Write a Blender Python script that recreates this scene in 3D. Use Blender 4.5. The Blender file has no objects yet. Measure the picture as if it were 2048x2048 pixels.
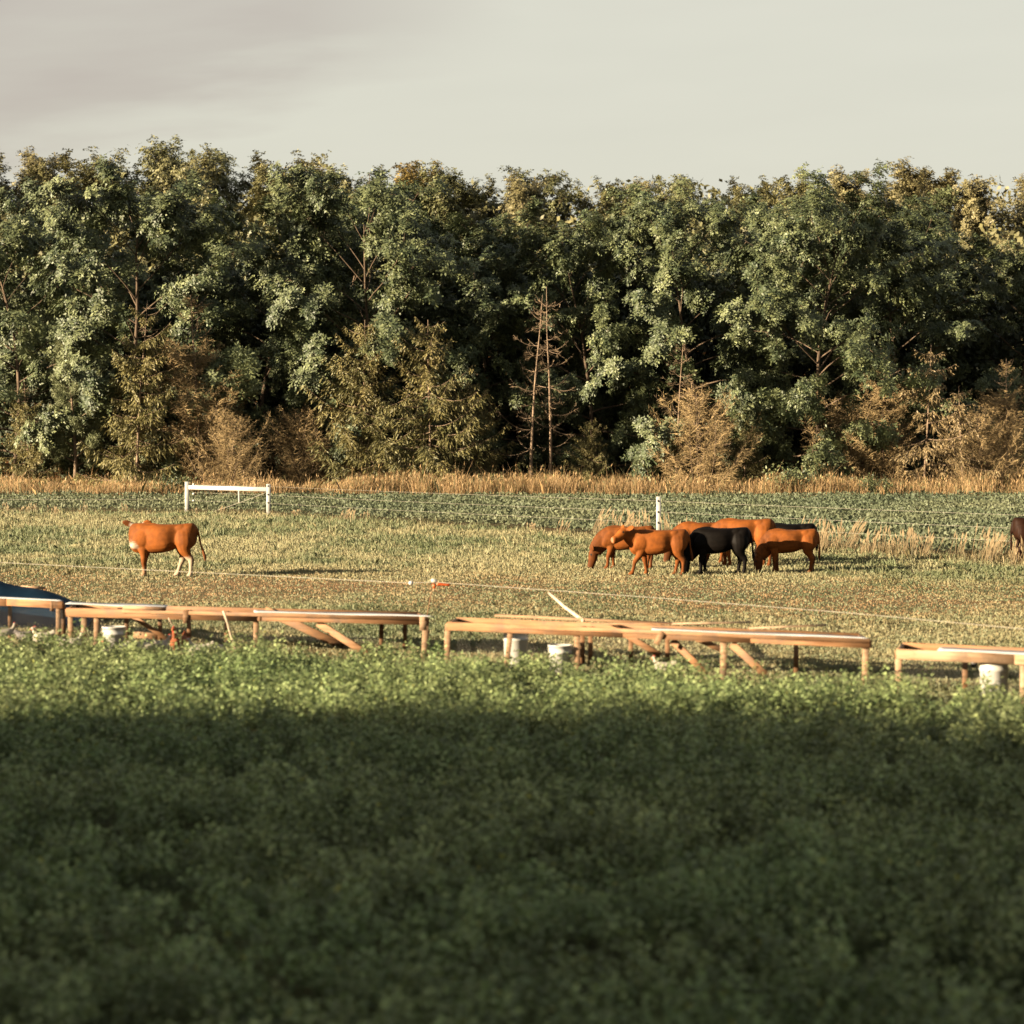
import bpy, math, random
import numpy as np
from mathutils import Vector, Matrix
R = math.radians
S = bpy.context.scene
C = S.collection
rng = np.random.default_rng(7)
random.seed(7)

# ------------------------------------------------------------------ camera
CAMH = 3.2
F = 5000.0            # focal length in pixels of the 2048 px photograph
HOR = 873.0           # horizon row
cam_d = bpy.data.cameras.new("camera")
cam = bpy.data.objects.new("camera", cam_d); C.objects.link(cam)
cam.location = (0, 0, CAMH); cam.rotation_euler = (R(90), 0, 0)
cam_d.sensor_width = 36; cam_d.lens = F / 2048 * 36
cam_d.shift_y = -(1024 - HOR) / 2048
cam_d.clip_start = 0.1; cam_d.clip_end = 3000
cam_d.dof.use_dof = True; cam_d.dof.focus_distance = 84; cam_d.dof.aperture_fstop = 1.8
S.camera = cam

# ------------------------------------------------------------------ light
SUN_AZ = R(24)        # light travels to the right and this much away from the camera
SUN_EL = R(13)
sd = Vector((math.cos(SUN_AZ) * math.cos(SUN_EL), math.sin(SUN_AZ) * math.cos(SUN_EL), -math.sin(SUN_EL)))
sun_d = bpy.data.lights.new("sun", 'SUN'); sun_d.energy = 5.0; sun_d.angle = R(0.5); sun_d.color = (1.0, 0.82, 0.57)
sun = bpy.data.objects.new("sun", sun_d); C.objects.link(sun)
sun.rotation_euler = sd.to_track_quat('-Z', 'Y').to_euler(); sun.location = (-60, -30, 40)

W = bpy.data.worlds.new("World"); S.world = W; W.use_nodes = True
nt = W.node_tree; nt.nodes.clear(); N = nt.nodes; L = nt.links
def mth(op, a, b=None, c=None, clamp=False):
    n = N.new('ShaderNodeMath'); n.operation = op; n.use_clamp = clamp
    for i, v in enumerate((a, b, c)):
        if v is None: continue
        if isinstance(v, (int, float)): n.inputs[i].default_value = v
        else: L.new(v, n.inputs[i])
    return n.outputs[0]
sky = N.new('ShaderNodeTexSky'); sky.sky_type = 'NISHITA'; sky.sun_disc = False
sky.sun_elevation = SUN_EL; sky.sun_rotation = math.atan2(-sd.x, -sd.y); sky.dust_density = 3.0
skys = N.new('ShaderNodeVectorMath'); skys.operation = 'SCALE'; skys.inputs['Scale'].default_value = 0.05
L.new(sky.outputs[0], skys.inputs[0])
tc = N.new('ShaderNodeTexCoord'); sep = N.new('ShaderNodeSeparateXYZ'); L.new(tc.outputs['Generated'], sep.inputs[0])
yy = mth('MAXIMUM', mth('ABSOLUTE', sep.outputs[1]), 0.25)
az = mth('DIVIDE', sep.outputs[0], yy); el = mth('DIVIDE', sep.outputs[2], yy)
cmb = N.new('ShaderNodeCombineXYZ')
L.new(mth('ADD', mth('MULTIPLY', az, 9.0), mth('MULTIPLY', el, -12.0)), cmb.inputs[0]); L.new(mth('MULTIPLY', el, 46.0), cmb.inputs[1])
noi = N.new('ShaderNodeTexNoise'); noi.inputs['Scale'].default_value = 1.3; noi.inputs['Detail'].default_value = 5; noi.inputs['Roughness'].default_value = 0.5
L.new(cmb.outputs[0], noi.inputs['Vector'])
nz = mth('SUBTRACT', noi.outputs[0], 0.5)
line = mth('ADD', mth('MULTIPLY', mth('ADD', az, 0.025), 0.257), 0.156)
d = mth('ADD', mth('MULTIPLY', mth('SUBTRACT', el, line), 38.0), mth('MULTIPLY', nz, 1.8))
m1 = mth('SMOOTH_MIN', mth('ADD', d, 0.45, clamp=True), 1.0, 0.2)
fall = mth('MULTIPLY', mth('ADD', az, mth('MULTIPLY', nz, 0.05)), -11.0)
m2 = mth('ADD', fall, 0.08, clamp=True)
mask = mth('MULTIPLY', mth('MULTIPLY', m1, m2), mth('ADD', 0.75, mth('MULTIPLY', nz, 0.8)), clamp=True)
mx = N.new('ShaderNodeMix'); mx.data_type = 'RGBA'; L.new(mask, mx.inputs[0])
mx.inputs[6].default_value = (0.122, 0.118, 0.099, 1); mx.inputs[7].default_value = (0.088, 0.077, 0.067, 1)
# soft broad streaks over the whole veil
st = mth('MULTIPLY', mth('ADD', 0.98, mth('MULTIPLY', nz, 0.06)), mth('SUBTRACT', 1.0, mth('MULTIPLY', mth('MINIMUM', mth('MAXIMUM', mth('SUBTRACT', sep.outputs[2], 0.18), 0.0), 0.6), 0.2)))
vs = N.new('ShaderNodeVectorMath'); vs.operation = 'SCALE'; L.new(mx.outputs[2], vs.inputs[0]); L.new(st, vs.inputs['Scale'])
mx2 = N.new('ShaderNodeMix'); mx2.data_type = 'RGBA'; L.new(mth('SUBTRACT', 0.92, mth('MULTIPLY', mth('SUBTRACT', sep.outputs[2], 0.18, clamp=True), 0.6), clamp=True), mx2.inputs[0])
L.new(skys.outputs[0], mx2.inputs[6]); L.new(vs.outputs[0], mx2.inputs[7])
bg = N.new('ShaderNodeBackground'); bg.inputs[1].default_value = 1.0; L.new(mx2.outputs[2], bg.inputs[0])
wo = N.new('ShaderNodeOutputWorld'); L.new(bg.outputs[0], wo.inputs[0])

S.view_settings.view_transform = 'Standard'; S.view_settings.look = 'None'
S.view_settings.exposure = 2.6; S.view_settings.gamma = 1.0
S.cycles.max_bounces = 6; S.cycles.transparent_max_bounces = 8

# ------------------------------------------------------------------ helpers
def at(px, py, D):
    """point seen at photo pixel px,py (2048 px frame) at distance D"""
    return np.array([(px - 1024) / F * D, D, CAMH - (py - HOR) / F * D])
def ground_D(py, z=0.0): return (CAMH - z) * F / (py - HOR)

def vnoise(x, y, s, seed=0):
    x = np.asarray(x) / s + seed * 17.3; y = np.asarray(y) / s + seed * 9.1
    xi = np.floor(x).astype(np.int64); yi = np.floor(y).astype(np.int64)
    fx = x - xi; fy = y - yi; fx = fx * fx * (3 - 2 * fx); fy = fy * fy * (3 - 2 * fy)
    def h(a, b):
        v = (a * 374761393 + b * 668265263 + seed * 1442695) & 0x7fffffff
        v = ((v ^ (v >> 13)) * 1274126177) & 0x7fffffff
        return ((v ^ (v >> 16)) & 0xffff) / 65535.0
    return (h(xi, yi) * (1 - fx) + h(xi + 1, yi) * fx) * (1 - fy) + (h(xi, yi + 1) * (1 - fx) + h(xi + 1, yi + 1) * fx) * fy
def fnoise(x, y, s, seed=0):
    return 0.5 * vnoise(x, y, s, seed) + 0.3 * vnoise(x, y, s * .43, seed + 5) + 0.2 * vnoise(x, y, s * .19, seed + 9)
def hill(y):
    t = np.clip((np.asarray(y, float) - 137) / 110, 0, 1)
    return 17.0 * t * t * (3 - 2 * t) * 0.55 + 17.0 * 0.45 * t

class Geo:
    """collects numpy geometry for ONE mesh object"""
    def __init__(s): s.v = []; s.f = {}; s.c = []; s.n = 0; s.hascol = False
    def add(s, v, faces, col=None):
        v = np.asarray(v, np.float32).reshape(-1, 3); faces = np.asarray(faces, np.int64)
        s.f.setdefault(faces.shape[1], []).append(faces + s.n)
        s.v.append(v)
        if col is None: col = np.ones((len(v), 3), np.float32)
        else: s.hascol = True
        col = np.asarray(col, np.float32)
        if col.ndim == 1: col = np.repeat(col[None], len(v), 0)
        s.c.append(col); s.n += len(v)
    def tube(s, pts, rad, k=6, col=None, cap=True):
        pts = np.asarray(pts, float); n = len(pts); rad = np.broadcast_to(np.asarray(rad, float), (n,))
        t = np.gradient(pts, axis=0); t /= np.linalg.norm(t, axis=1)[:, None] + 1e-9
        ref = np.array([0, 0, 1.0]) if abs(t[0][2]) < .9 else np.array([1.0, 0, 0])
        a = np.cross(t, ref); a /= np.linalg.norm(a, axis=1)[:, None] + 1e-9; b = np.cross(t, a)
        ang = np.arange(k) / k * 2 * np.pi
        v = pts[:, None] + rad[:, None, None] * (np.cos(ang)[None, :, None] * a[:, None] + np.sin(ang)[None, :, None] * b[:, None])
        i = np.arange(n - 1)[:, None] * k; j = np.arange(k)[None]; j2 = (j + 1) % k
        f = np.stack([i + j, i + j2, i + k + j2, i + k + j], -1).reshape(-1, 4)
        base = s.n
        s.add(v.reshape(-1, 3), f, col)
        if cap:
            s.f.setdefault(k, []).append(np.array([base + np.arange(k)[::-1]])); s.f[k].append(np.array([base + (n - 1) * k + np.arange(k)]))
    def leaves(s, c, u, w, ln, wd, col):
        """diamond leaves: base c, axis u, side w (unit), length ln, width wd"""
        ln = np.asarray(ln)[:, None]; wd = np.asarray(wd)[:, None]
        m = c + u * ln * .45
        v = np.stack([c, m + w * wd * .5, c + u * ln, m - w * wd * .5], 1)
        n = len(c); f = np.arange(n * 4).reshape(n, 4)
        s.add(v.reshape(-1, 3), f, np.repeat(col, 4, 0))
    def box(s, cx, cy, cz, sx, sy, sz, col=None, rot=0.0):
        v = np.array([[x, y, z] for x in (-.5, .5) for y in (-.5, .5) for z in (-.5, .5)]) * [sx, sy, sz]
        c_, s_ = math.cos(rot), math.sin(rot)
        v = v @ np.array([[c_, s_, 0], [-s_, c_, 0], [0, 0, 1]]) + [cx, cy, cz]
        s.add(v, [[0, 1, 3, 2], [4, 6, 7, 5], [0, 4, 5, 1], [2, 3, 7, 6], [0, 2, 6, 4], [1, 5, 7, 3]], col)
    def beam(s, a, b, w, h, up=(0, 0, 1), col=None, twist=0.0, e=0.002):
        """board from a to b with chamfered edges; h along up, w across"""
        a = np.asarray(a, float); b = np.asarray(b, float); t = b - a; ln = np.linalg.norm(t); t /= ln
        up = np.asarray(up, float)
        if abs(np.dot(up, t)) > .95: up = np.array([0, 1.0, 0])
        sd_ = np.cross(t, up); sd_ /= np.linalg.norm(sd_); up = np.cross(sd_, t)
        if twist:
            c_, s_ = math.cos(twist), math.sin(twist); sd_, up = sd_ * c_ + up * s_, up * c_ - sd_ * s_
        prof = [(-w/2+e, -h/2), (w/2-e, -h/2), (w/2, -h/2+e), (w/2, h/2-e), (w/2-e, h/2), (-w/2+e, h/2), (-w/2, h/2-e), (-w/2, -h/2+e)]
        ring = np.array([sd_ * p + up * q for p, q in prof]); base = s.n
        f = [[i, (i + 1) % 8, 8 + (i + 1) % 8, 8 + i] for i in range(8)]
        s.add(np.concatenate([a + ring, b + ring]), f, col)
        s.f.setdefault(8, []).append(np.array([base + np.arange(8)[::-1]])); s.f[8].append(np.array([base + 8 + np.arange(8)]))
    def build(s, name, mat, parent=None, loc=None, smooth=False, world=True):
        me = bpy.data.meshes.new(name)
        v = np.concatenate(s.v) if s.v else np.zeros((0, 3), np.float32)
        if parent is not None and world: v = v - np.array(parent.matrix_basis.translation, np.float32)
        if loc is not None: v = v - np.asarray(loc, np.float32)
        me.vertices.add(len(v)); me.vertices.foreach_set('co', v.astype(np.float32).ravel())
        ls, lt, li = [], [], []; o = 0
        for k, fl in s.f.items():
            f = np.concatenate(fl); li.append(f.ravel()); ls.append(o + np.arange(len(f)) * k); lt.append(np.full(len(f), k)); o += f.size
        li = np.concatenate(li); ls = np.concatenate(ls); lt = np.concatenate(lt)
        me.loops.add(len(li)); me.loops.foreach_set('vertex_index', li.astype(np.int32))
        me.polygons.add(len(ls)); me.polygons.foreach_set('loop_start', ls.astype(np.int32)); me.polygons.foreach_set('loop_total', lt.astype(np.int32))
        if smooth: me.polygons.foreach_set('use_smooth', np.ones(len(ls), bool))
        me.update(calc_edges=True); me.validate()
        if s.hascol:
            c = np.concatenate(s.c); c = np.concatenate([c, np.ones((len(c), 1), np.float32)], 1)
            ca = me.color_attributes.new('Col', 'FLOAT_COLOR', 'POINT'); ca.data.foreach_set('color', c.ravel())
        if mat is not None: me.materials.append(mat)
        ob = bpy.data.objects.new(name, me); C.objects.link(ob)
        if parent is not None: ob.parent = parent
        if loc is not None: ob.location = tuple(loc)
        return ob

def tag(o, label=None, cat=None, group=None, kind=None):
    if label: o['label'] = label
    if cat: o['category'] = cat
    if group: o['group'] = group
    if kind: o['kind'] = kind
    return o
def empty(name, loc, label, cat, group=None, rz=0.0):
    o = bpy.data.objects.new(name, None); C.objects.link(o); o.empty_display_size = .3
    o.location = tuple(float(a) for a in loc); o.rotation_euler = (0, 0, rz)
    return tag(o, label, cat, group)
def unit(v): return v / (np.linalg.norm(v, axis=-1, keepdims=True) + 1e-9)
def perp(u):
    r = rng.normal(size=u.shape); return unit(np.cross(u, r))

# ------------------------------------------------------------------ materials
def new_mat(name):
    m = bpy.data.materials.new(name); m.use_nodes = True; m.node_tree.nodes.clear(); return m, m.node_tree.nodes, m.node_tree.links
def mat_leaf(name, tint=(1, 1, 1), transl=0.25, rough=0.5, spec=0.4, attr=True):
    m, n, l = new_mat(name)
    if attr:
        a = n.new('ShaderNodeVertexColor'); a.layer_name = 'Col'
        mul = n.new('ShaderNodeMix'); mul.data_type = 'RGBA'; mul.blend_type = 'MULTIPLY'; mul.inputs[0].default_value = 1
        l.new(a.outputs[0], mul.inputs[6]); mul.inputs[7].default_value = (*tint, 1); col = mul.outputs[2]
    p = n.new('ShaderNodeBsdfPrincipled'); p.inputs['Roughness'].default_value = rough; p.inputs['Specular IOR Level'].default_value = spec
    l.new(col, p.inputs['Base Color'])
    t = n.new('ShaderNodeBsdfTranslucent'); l.new(col, t.inputs[0])
    x = n.new('ShaderNodeMixShader'); x.inputs[0].default_value = transl
    l.new(p.outputs[0], x.inputs[1]); l.new(t.outputs[0], x.inputs[2])
    o = n.new('ShaderNodeOutputMaterial'); l.new(x.outputs[0], o.inputs[0]); return m
def mat_noise(name, c1, c2, scale=6, stretch=(1, 1, 1), rough=0.75, spec=0.3, metal=0.0, bump=0.0, detail=6, c3=None, attr=False):
    m, n, l = new_mat(name)
    t = n.new('ShaderNodeTexCoord'); mp = n.new('ShaderNodeMapping'); mp.inputs['Scale'].default_value = stretch
    l.new(t.outputs['Object'], mp.inputs[0])
    z = n.new('ShaderNodeTexNoise'); z.inputs['Scale'].default_value = scale; z.inputs['Detail'].default_value = detail; l.new(mp.outputs[0], z.inputs['Vector'])
    r = n.new('ShaderNodeValToRGB'); r.color_ramp.elements[0].position = .32; r.color_ramp.elements[1].position = .68
    r.color_ramp.elements[0].color = (*c1, 1); r.color_ramp.elements[1].color = (*c2, 1)
    if c3: e = r.color_ramp.elements.new(.5); e.color = (*c3, 1)
    l.new(z.outputs[0], r.inputs[0]); col = r.outputs[0]
    if attr:
        a = n.new('ShaderNodeVertexColor'); a.layer_name = 'Col'
        mul = n.new('ShaderNodeMix'); mul.data_type = 'RGBA'; mul.blend_type = 'MULTIPLY'; mul.inputs[0].default_value = 1
        l.new(col, mul.inputs[6]); l.new(a.outputs[0], mul.inputs[7]); col = mul.outputs[2]
    p = n.new('ShaderNodeBsdfPrincipled'); p.inputs['Roughness'].default_value = rough; p.inputs['Specular IOR Level'].default_value = spec; p.inputs['Metallic'].default_value = metal
    l.new(col, p.inputs['Base Color'])
    if bump:
        b = n.new('ShaderNodeBump'); b.inputs['Strength'].default_value = bump; b.inputs['Distance'].default_value = .02
        l.new(z.outputs[0], b.inputs['Height']); l.new(b.outputs[0], p.inputs['Normal'])
    o = n.new('ShaderNodeOutputMaterial'); l.new(p.outputs[0], o.inputs[0]); return m

M_leaf = mat_leaf('tree_leaf', transl=.07, rough=.55, spec=.3)
M_needle = mat_leaf('needles', transl=.15, rough=.6, spec=.3)
M_twig = mat_leaf('dry_twig', transl=.0, rough=.8, spec=.2)
M_grass = mat_leaf('grass_blade', transl=.3, rough=.6, spec=.25)
M_crop = mat_leaf('crop_leaf', transl=.25, rough=.6, spec=.2)
M_bark = mat_noise('bark', (0.0396, 0.0277, 0.0185), (0.099, 0.0693, 0.0462), 5, (1, 1, .2), .9, .15, bump=.4)
M_bark_pale = mat_noise('pale_bark', (0.0858, 0.0594, 0.0396), (0.1716, 0.1221, 0.0825), 5, (1, 1, .25), .9, .15, bump=.4)
M_wood = mat_noise('pine_board', (.112, .050, .019), (.20, .102, .046), 9, (.25, .25, 3), .7, .2, bump=.15, c3=(0.147, 0.0735, 0.0329), attr=True)
def weather(m, c, scale, amount):
    n, l = m.node_tree.nodes, m.node_tree.links; p = [x for x in n if x.type == 'BSDF_PRINCIPLED'][0]; src = p.inputs['Base Color'].links[0].from_socket
    t = n.new('ShaderNodeTexCoord'); z = n.new('ShaderNodeTexNoise'); z.inputs['Scale'].default_value = scale; z.inputs['Detail'].default_value = 8; z.inputs['Roughness'].default_value = .7; l.new(t.outputs['Object'], z.inputs['Vector'])
    r = n.new('ShaderNodeMapRange'); r.inputs['From Min'].default_value = .48; r.inputs['From Max'].default_value = .68; r.inputs['To Max'].default_value = amount; l.new(z.outputs[0], r.inputs['Value'])
    x = n.new('ShaderNodeMix'); x.data_type = 'RGBA'; x.inputs[7].default_value = (*c, 1); l.new(r.outputs[0], x.inputs[0]); l.new(src, x.inputs[6]); l.new(x.outputs[2], p.inputs['Base Color'])
weather(M_wood, (.06, .042, .03), 2.6, .75)
M_tin = mat_noise('tin_sheet', (0.2376, 0.2376, 0.2376), (0.3432, 0.3432, 0.3432), 3, (1, 1, 1), .5, .5)
M_white = mat_noise('white_paint', (0.2376, 0.2277, 0.2112), (0.297, 0.2904, 0.2772), 4, (1, 1, .5), .5, .4)
M_wire = mat_noise('fence_wire', (0.198, 0.1782, 0.1386), (0.2508, 0.2244, 0.1848), 3, rough=.5)
M_net = mat_noise('wire_netting', (.05, .045, .04), (.10, .09, .08), 3, rough=.6, metal=.5)
M_dark = mat_noise('dark_insulator', (.02, .02, .02), (.04, .04, .04), 5, rough=.5)
M_tarp = mat_noise('blue_tarp', (.003, .014, .028), (.005, .021, .040), 3, rough=.8, spec=.08, bump=.3)
M_orange = mat_noise('orange_plastic', (0.2772, 0.0462, 0.0092), (0.33, 0.066, 0.0132), 6, rough=.4)
M_bucket = mat_noise('white_plastic', (.27, .26, .235), (.36, .345, .31), 5, rough=.35, spec=.5)
M_galv = mat_noise('galvanised', (0.264, 0.264, 0.264), (0.396, 0.396, 0.3894), 7, rough=.4, metal=.6)
M_feather = mat_noise('feathers', (.75, .72, .66), (1, 1, 1), 30, rough=.8, attr=True)
M_comb = mat_noise('comb', (0.33, 0.0264, 0.0132), (0.396, 0.0396, 0.0198), 20, rough=.5)
M_beak = mat_noise('beak', (0.396, 0.231, 0.0528), (0.462, 0.2772, 0.0792), 20, rough=.5)
M_coat = mat_noise('coat', (.78, .78, .78), (1.08, 1.08, 1.08), 9, (1, 1, 1), .75, .12, bump=.12, attr=True)
M_coat_dark = mat_noise('dark_coat', (.7, .7, .7), (1.1, 1.1, 1.1), 9, rough=.6, spec=.05, bump=.12, attr=True)
weather(M_bucket, (.12, .10, .07), 5, .3); weather(M_white, (.16, .145, .11), 5, .45)
M_earth = mat_noise('earth', (.05, .035, .02), (.1, .07, .04), 8, rough=.95, bump=.4)

# ground: pasture soil with thatch; hillside litter further back; dark soil in the crop, deepened as shade between plants
def mat_ground():
    m, n, l = new_mat('pasture_soil')
    t = n.new('ShaderNodeTexCoord')
    def noise(sc, d=6):
        z = n.new('ShaderNodeTexNoise'); z.inputs['Scale'].default_value = sc; z.inputs['Detail'].default_value = d; l.new(t.outputs['Object'], z.inputs['Vector']); return z
    def ramp(src, stops):
        r = n.new('ShaderNodeValToRGB')
        while len(r.color_ramp.elements) < len(stops): r.color_ramp.elements.new(.5)
        for e, (p, c) in zip(r.color_ramp.elements, stops): e.position = p; e.color = (*c, 1)
        l.new(src, r.inputs[0]); return r
    a = noise(.25); b = noise(9, 8)
    ra = ramp(a.outputs[0], [(.35, (0.0612, 0.0612, 0.0216)), (.55, (0.108, 0.0792, 0.036)), (.7, (0.144, 0.0864, 0.036))])
    rb = ramp(b.outputs[0], [(.3, (.45, .45, .45)), (.7, (1.2, 1.2, 1.2))])
    mul = n.new('ShaderNodeMix'); mul.data_type = 'RGBA'; mul.blend_type = 'MULTIPLY'; mul.inputs[0].default_value = 1
    l.new(ra.outputs[0], mul.inputs[6]); l.new(rb.outputs[0], mul.inputs[7])
    at_ = n.new('ShaderNodeVertexColor'); at_.layer_name = 'Col'
    mul2 = n.new('ShaderNodeMix'); mul2.data_type = 'RGBA'; mul2.blend_type = 'MULTIPLY'; mul2.inputs[0].default_value = 1
    l.new(mul.outputs[2], mul2.inputs[6]); l.new(at_.outputs[0], mul2.inputs[7])
    p = n.new('ShaderNodeBsdfPrincipled'); p.inputs['Roughness'].default_value = .95; p.inputs['Specular IOR Level'].default_value = .1
    l.new(mul2.outputs[2], p.inputs['Base Color'])
    bp = n.new('ShaderNodeBump'); bp.inputs['Strength'].default_value = .6; bp.inputs['Distance'].default_value = .05
    l.new(b.outputs[0], bp.inputs['Height']); l.new(bp.outputs[0], p.inputs['Normal'])
    o = n.new('ShaderNodeOutputMaterial'); l.new(p.outputs[0], o.inputs[0]); return m

# ------------------------------------------------------------------ field layout
# far edge of the near crop, seen over its top (height .45)
EDGE_PX = np.array([0, 435, 870, 1300, 1742, 2048]); EDGE_PY = np.array([1258, 1273, 1290, 1311, 1338, 1362])
EDGE_D = (CAMH - .42) * F / (EDGE_PY - HOR); EDGE_X = (EDGE_PX - 1024) / F * EDGE_D
def crop_edge(x): 
    return np.interp(x, EDGE_X, EDGE_D) + np.where(x < EDGE_X[0], (x - EDGE_X[0]) * -.35, 0) + np.where(x > EDGE_X[-1], (x - EDGE_X[-1]) * -.5, 0)
# rear fence line: H-brace at the left, then running closer to the right
FA = np.array([(374 - 1024) / F * 103.5, 103.5]); FB = np.array([(537 - 1024) / F * 100.0, 100.0]); FP = np.array([(1317 - 1024) / F * 77.0, 77.0])
slope = (FP[1] - FB[1]) / (FP[0] - FB[0])
def fence_y(x): return np.where(x < FB[0], 101.5 - (x - FB[0]) * .15, FB[1] + slope * (x - FB[0]))

# ------------------------------------------------------------------ ground sheet
def build_ground():
    g = Geo()
    xs = np.unique(np.concatenate([np.linspace(-900, -80, 20), np.linspace(-80, 80, 81), np.linspace(80, 900, 20)]))
    ys = np.unique(np.concatenate([np.linspace(-300, 0, 12), np.linspace(0, 300, 151), np.linspace(300, 1800, 30)]))
    X, Y = np.meshgrid(xs, ys); Z = hill(Y) + np.where(Y > 140, (vnoise(X, Y, 18, 3) - .5) * 1.2 * np.clip((Y - 140) / 20, 0, 1), 0)
    nx, ny = len(xs), len(ys); i = np.arange(ny - 1)[:, None] * nx; j = np.arange(nx - 1)[None]
    f = np.stack([i + j, i + j + 1, i + nx + j + 1, i + nx + j], -1).reshape(-1, 4)
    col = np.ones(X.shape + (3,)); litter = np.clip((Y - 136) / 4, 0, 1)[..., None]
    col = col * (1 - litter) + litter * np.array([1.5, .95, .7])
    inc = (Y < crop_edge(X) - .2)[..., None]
    col = np.where(inc, np.array([.35, .5, .3]), col)  # dark green soil tint, also painting the shaded gaps between plants
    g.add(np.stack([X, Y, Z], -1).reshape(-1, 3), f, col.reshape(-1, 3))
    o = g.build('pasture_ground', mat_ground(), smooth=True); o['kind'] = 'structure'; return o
build_ground()

# ------------------------------------------------------------------ grass
def field_points(n, y0, y1, p=1.6, margin=1.8, k=.218):
    """random points in the seen wedge, thinner with distance"""
    out = []; tot = 0
    while tot < n:
        y = rng.uniform(y0, y1, n * 2); w = (k * y + margin) * y ** -p; wm = max((k * y0 + margin) * y0 ** -p, (k * y1 + margin) * y1 ** -p)
        y = y[rng.random(len(y)) < w / wm]; x = rng.uniform(-1, 1, len(y)) * (k * y + margin)
        out.append(np.stack([x, y], 1)); tot += len(y)
    return np.concatenate(out)[:n]
def blades(g, p, h, w, lean, col, z=None, bend=.35):
    n = len(p); a = rng.uniform(0, 2 * np.pi, n); ln = lean * rng.random(n)
    dx = np.cos(a) * ln * h; dy = np.sin(a) * ln * h
    s = rng.uniform(-.9, .9, n); sx = np.cos(s) * w / 2; sy = np.sin(s) * w / 2
    z = np.zeros(n) if z is None else z
    b0 = np.stack([p[:, 0] - sx, p[:, 1] - sy, z], 1); b1 = np.stack([p[:, 0] + sx, p[:, 1] + sy, z], 1)
    m = np.stack([p[:, 0] + dx * bend, p[:, 1] + dy * bend, z + h * .6], 1); t = np.stack([p[:, 0] + dx, p[:, 1] + dy, z + h * np.sqrt(np.clip(1 - (ln * .7) ** 2, .2, 1))], 1)
    sv = np.stack([sx, sy, sx * 0], 1) * .8
    v = np.stack([b0, b1, m + sv, t, m - sv], 1).reshape(-1, 3)
    g.add(v, np.arange(n * 5).reshape(n, 5), np.repeat(col, 5, 0))

def mixc(a, b, t): return np.asarray(a)[None] * (1 - t[:, None]) + np.asarray(b)[None] * t[:, None]
def build_pasture():
    g = Geo()
    p = field_points(560000, 26.5, 108, 1.75)
    x, y = p[:, 0], p[:, 1]
    keep = (y > crop_edge(x) - .1) & (y < fence_y(x) + 1.2); p = p[keep]; x, y = p[:, 0], p[:, 1]
    grn = fnoise(x, y * .55, 3.2, 1); fine = fnoise(x, y * .6, .7, 2)
    dry = np.exp(-((y - (51 - x * .25)) / 5.4) ** 2) * .8 + np.exp(-((y - (37 - x * .45)) / 3.0) ** 2) * .15
    green = np.clip((grn * .75 + fine * .5 - .54) * 5.0 - dry * 1.6 + (y > 60) * -.05, 0, 1)
    bare = np.clip(dry * 2.4 * (fnoise(x, y * .5, 1.6, 4) * 1.6 - .3), 0, 1)
    keep = rng.random(len(p)) > bare * .45; p, x, y, green, bare = p[keep], x[keep], y[keep], green[keep], bare[keep]
    n = len(p); r = rng.random(n)
    col = mixc((.205, .188, .098), (.098, .112, .052), green)
    col = col * (1 - bare[:, None]) + np.array([.245, .150, .072]) * bare[:, None]
    pale = rng.random(n) < .16 * (1 - green); col[pale] = np.array([.24, .20, .105])
    col *= rng.uniform(.78, 1.22, n)[:, None]
    far = np.clip((y - 55) / 40, 0, 1)
    h = rng.uniform(.04, .10, n) * (1 + .5 * green + .9 * far) * (1 + .5 * np.clip((y - 54) / 4, 0, 1)) * (1 - .5 * bare)
    stalk = rng.random(n) < .02; h[stalk] *= 2.0
    w = (.005 + .00016 * y) * rng.uniform(.7, 1.5, n) * (1 + .5 * green)
    tuft = np.clip((fnoise(x, y * .8, .42, 6) - .28) * 2.2, .4, 1.3); h *= tuft
    w[stalk] *= .4; col[stalk] = np.array([.21, .18, .095])
    blades(g, p, h, w, 1.1, col)
    # broad leaf clover flecks in the greener patches
    q = field_points(300000, 27, 104, 1.75); x, y = q[:, 0], q[:, 1]
    gr = np.clip((fnoise(x, y * .55, 3.2, 1) * .65 + fnoise(x, y * .6, .7, 2) * .6 - .55) * 4, 0, 1)
    keep = (y > crop_edge(x)) & (y < fence_y(x)) & (rng.random(len(q)) < gr * .5 + .3); q = q[keep]; n = len(q)
    u = unit(np.stack([rng.normal(size=n), rng.normal(size=n), rng.uniform(.0, 1.3, n)], 1)); wv = perp(u)
    tf = np.clip((fnoise(q[:, 0], q[:, 1] * .8, .42, 6) - .28) * 2.6, .2, 1.6); c = np.stack([q[:, 0], q[:, 1], rng.uniform(.02, .10, n) * tf], 1)
    col = mixc((.145, .148, .082), (.080, .098, .048), gr[keep]) * rng.uniform(.75, 1.25, n)[:, None]
    g.leaves(c, u, wv, rng.uniform(.028, .05, n) * (.7 + q[:, 1] / 150), rng.uniform(.02, .036, n) * (.7 + q[:, 1] / 150), col)
    o = g.build('pasture_grass', M_grass); tag(o, 'short sunlit pasture grass, straw coloured with green clover patches', 'grass', kind='stuff')
build_pasture()

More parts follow.
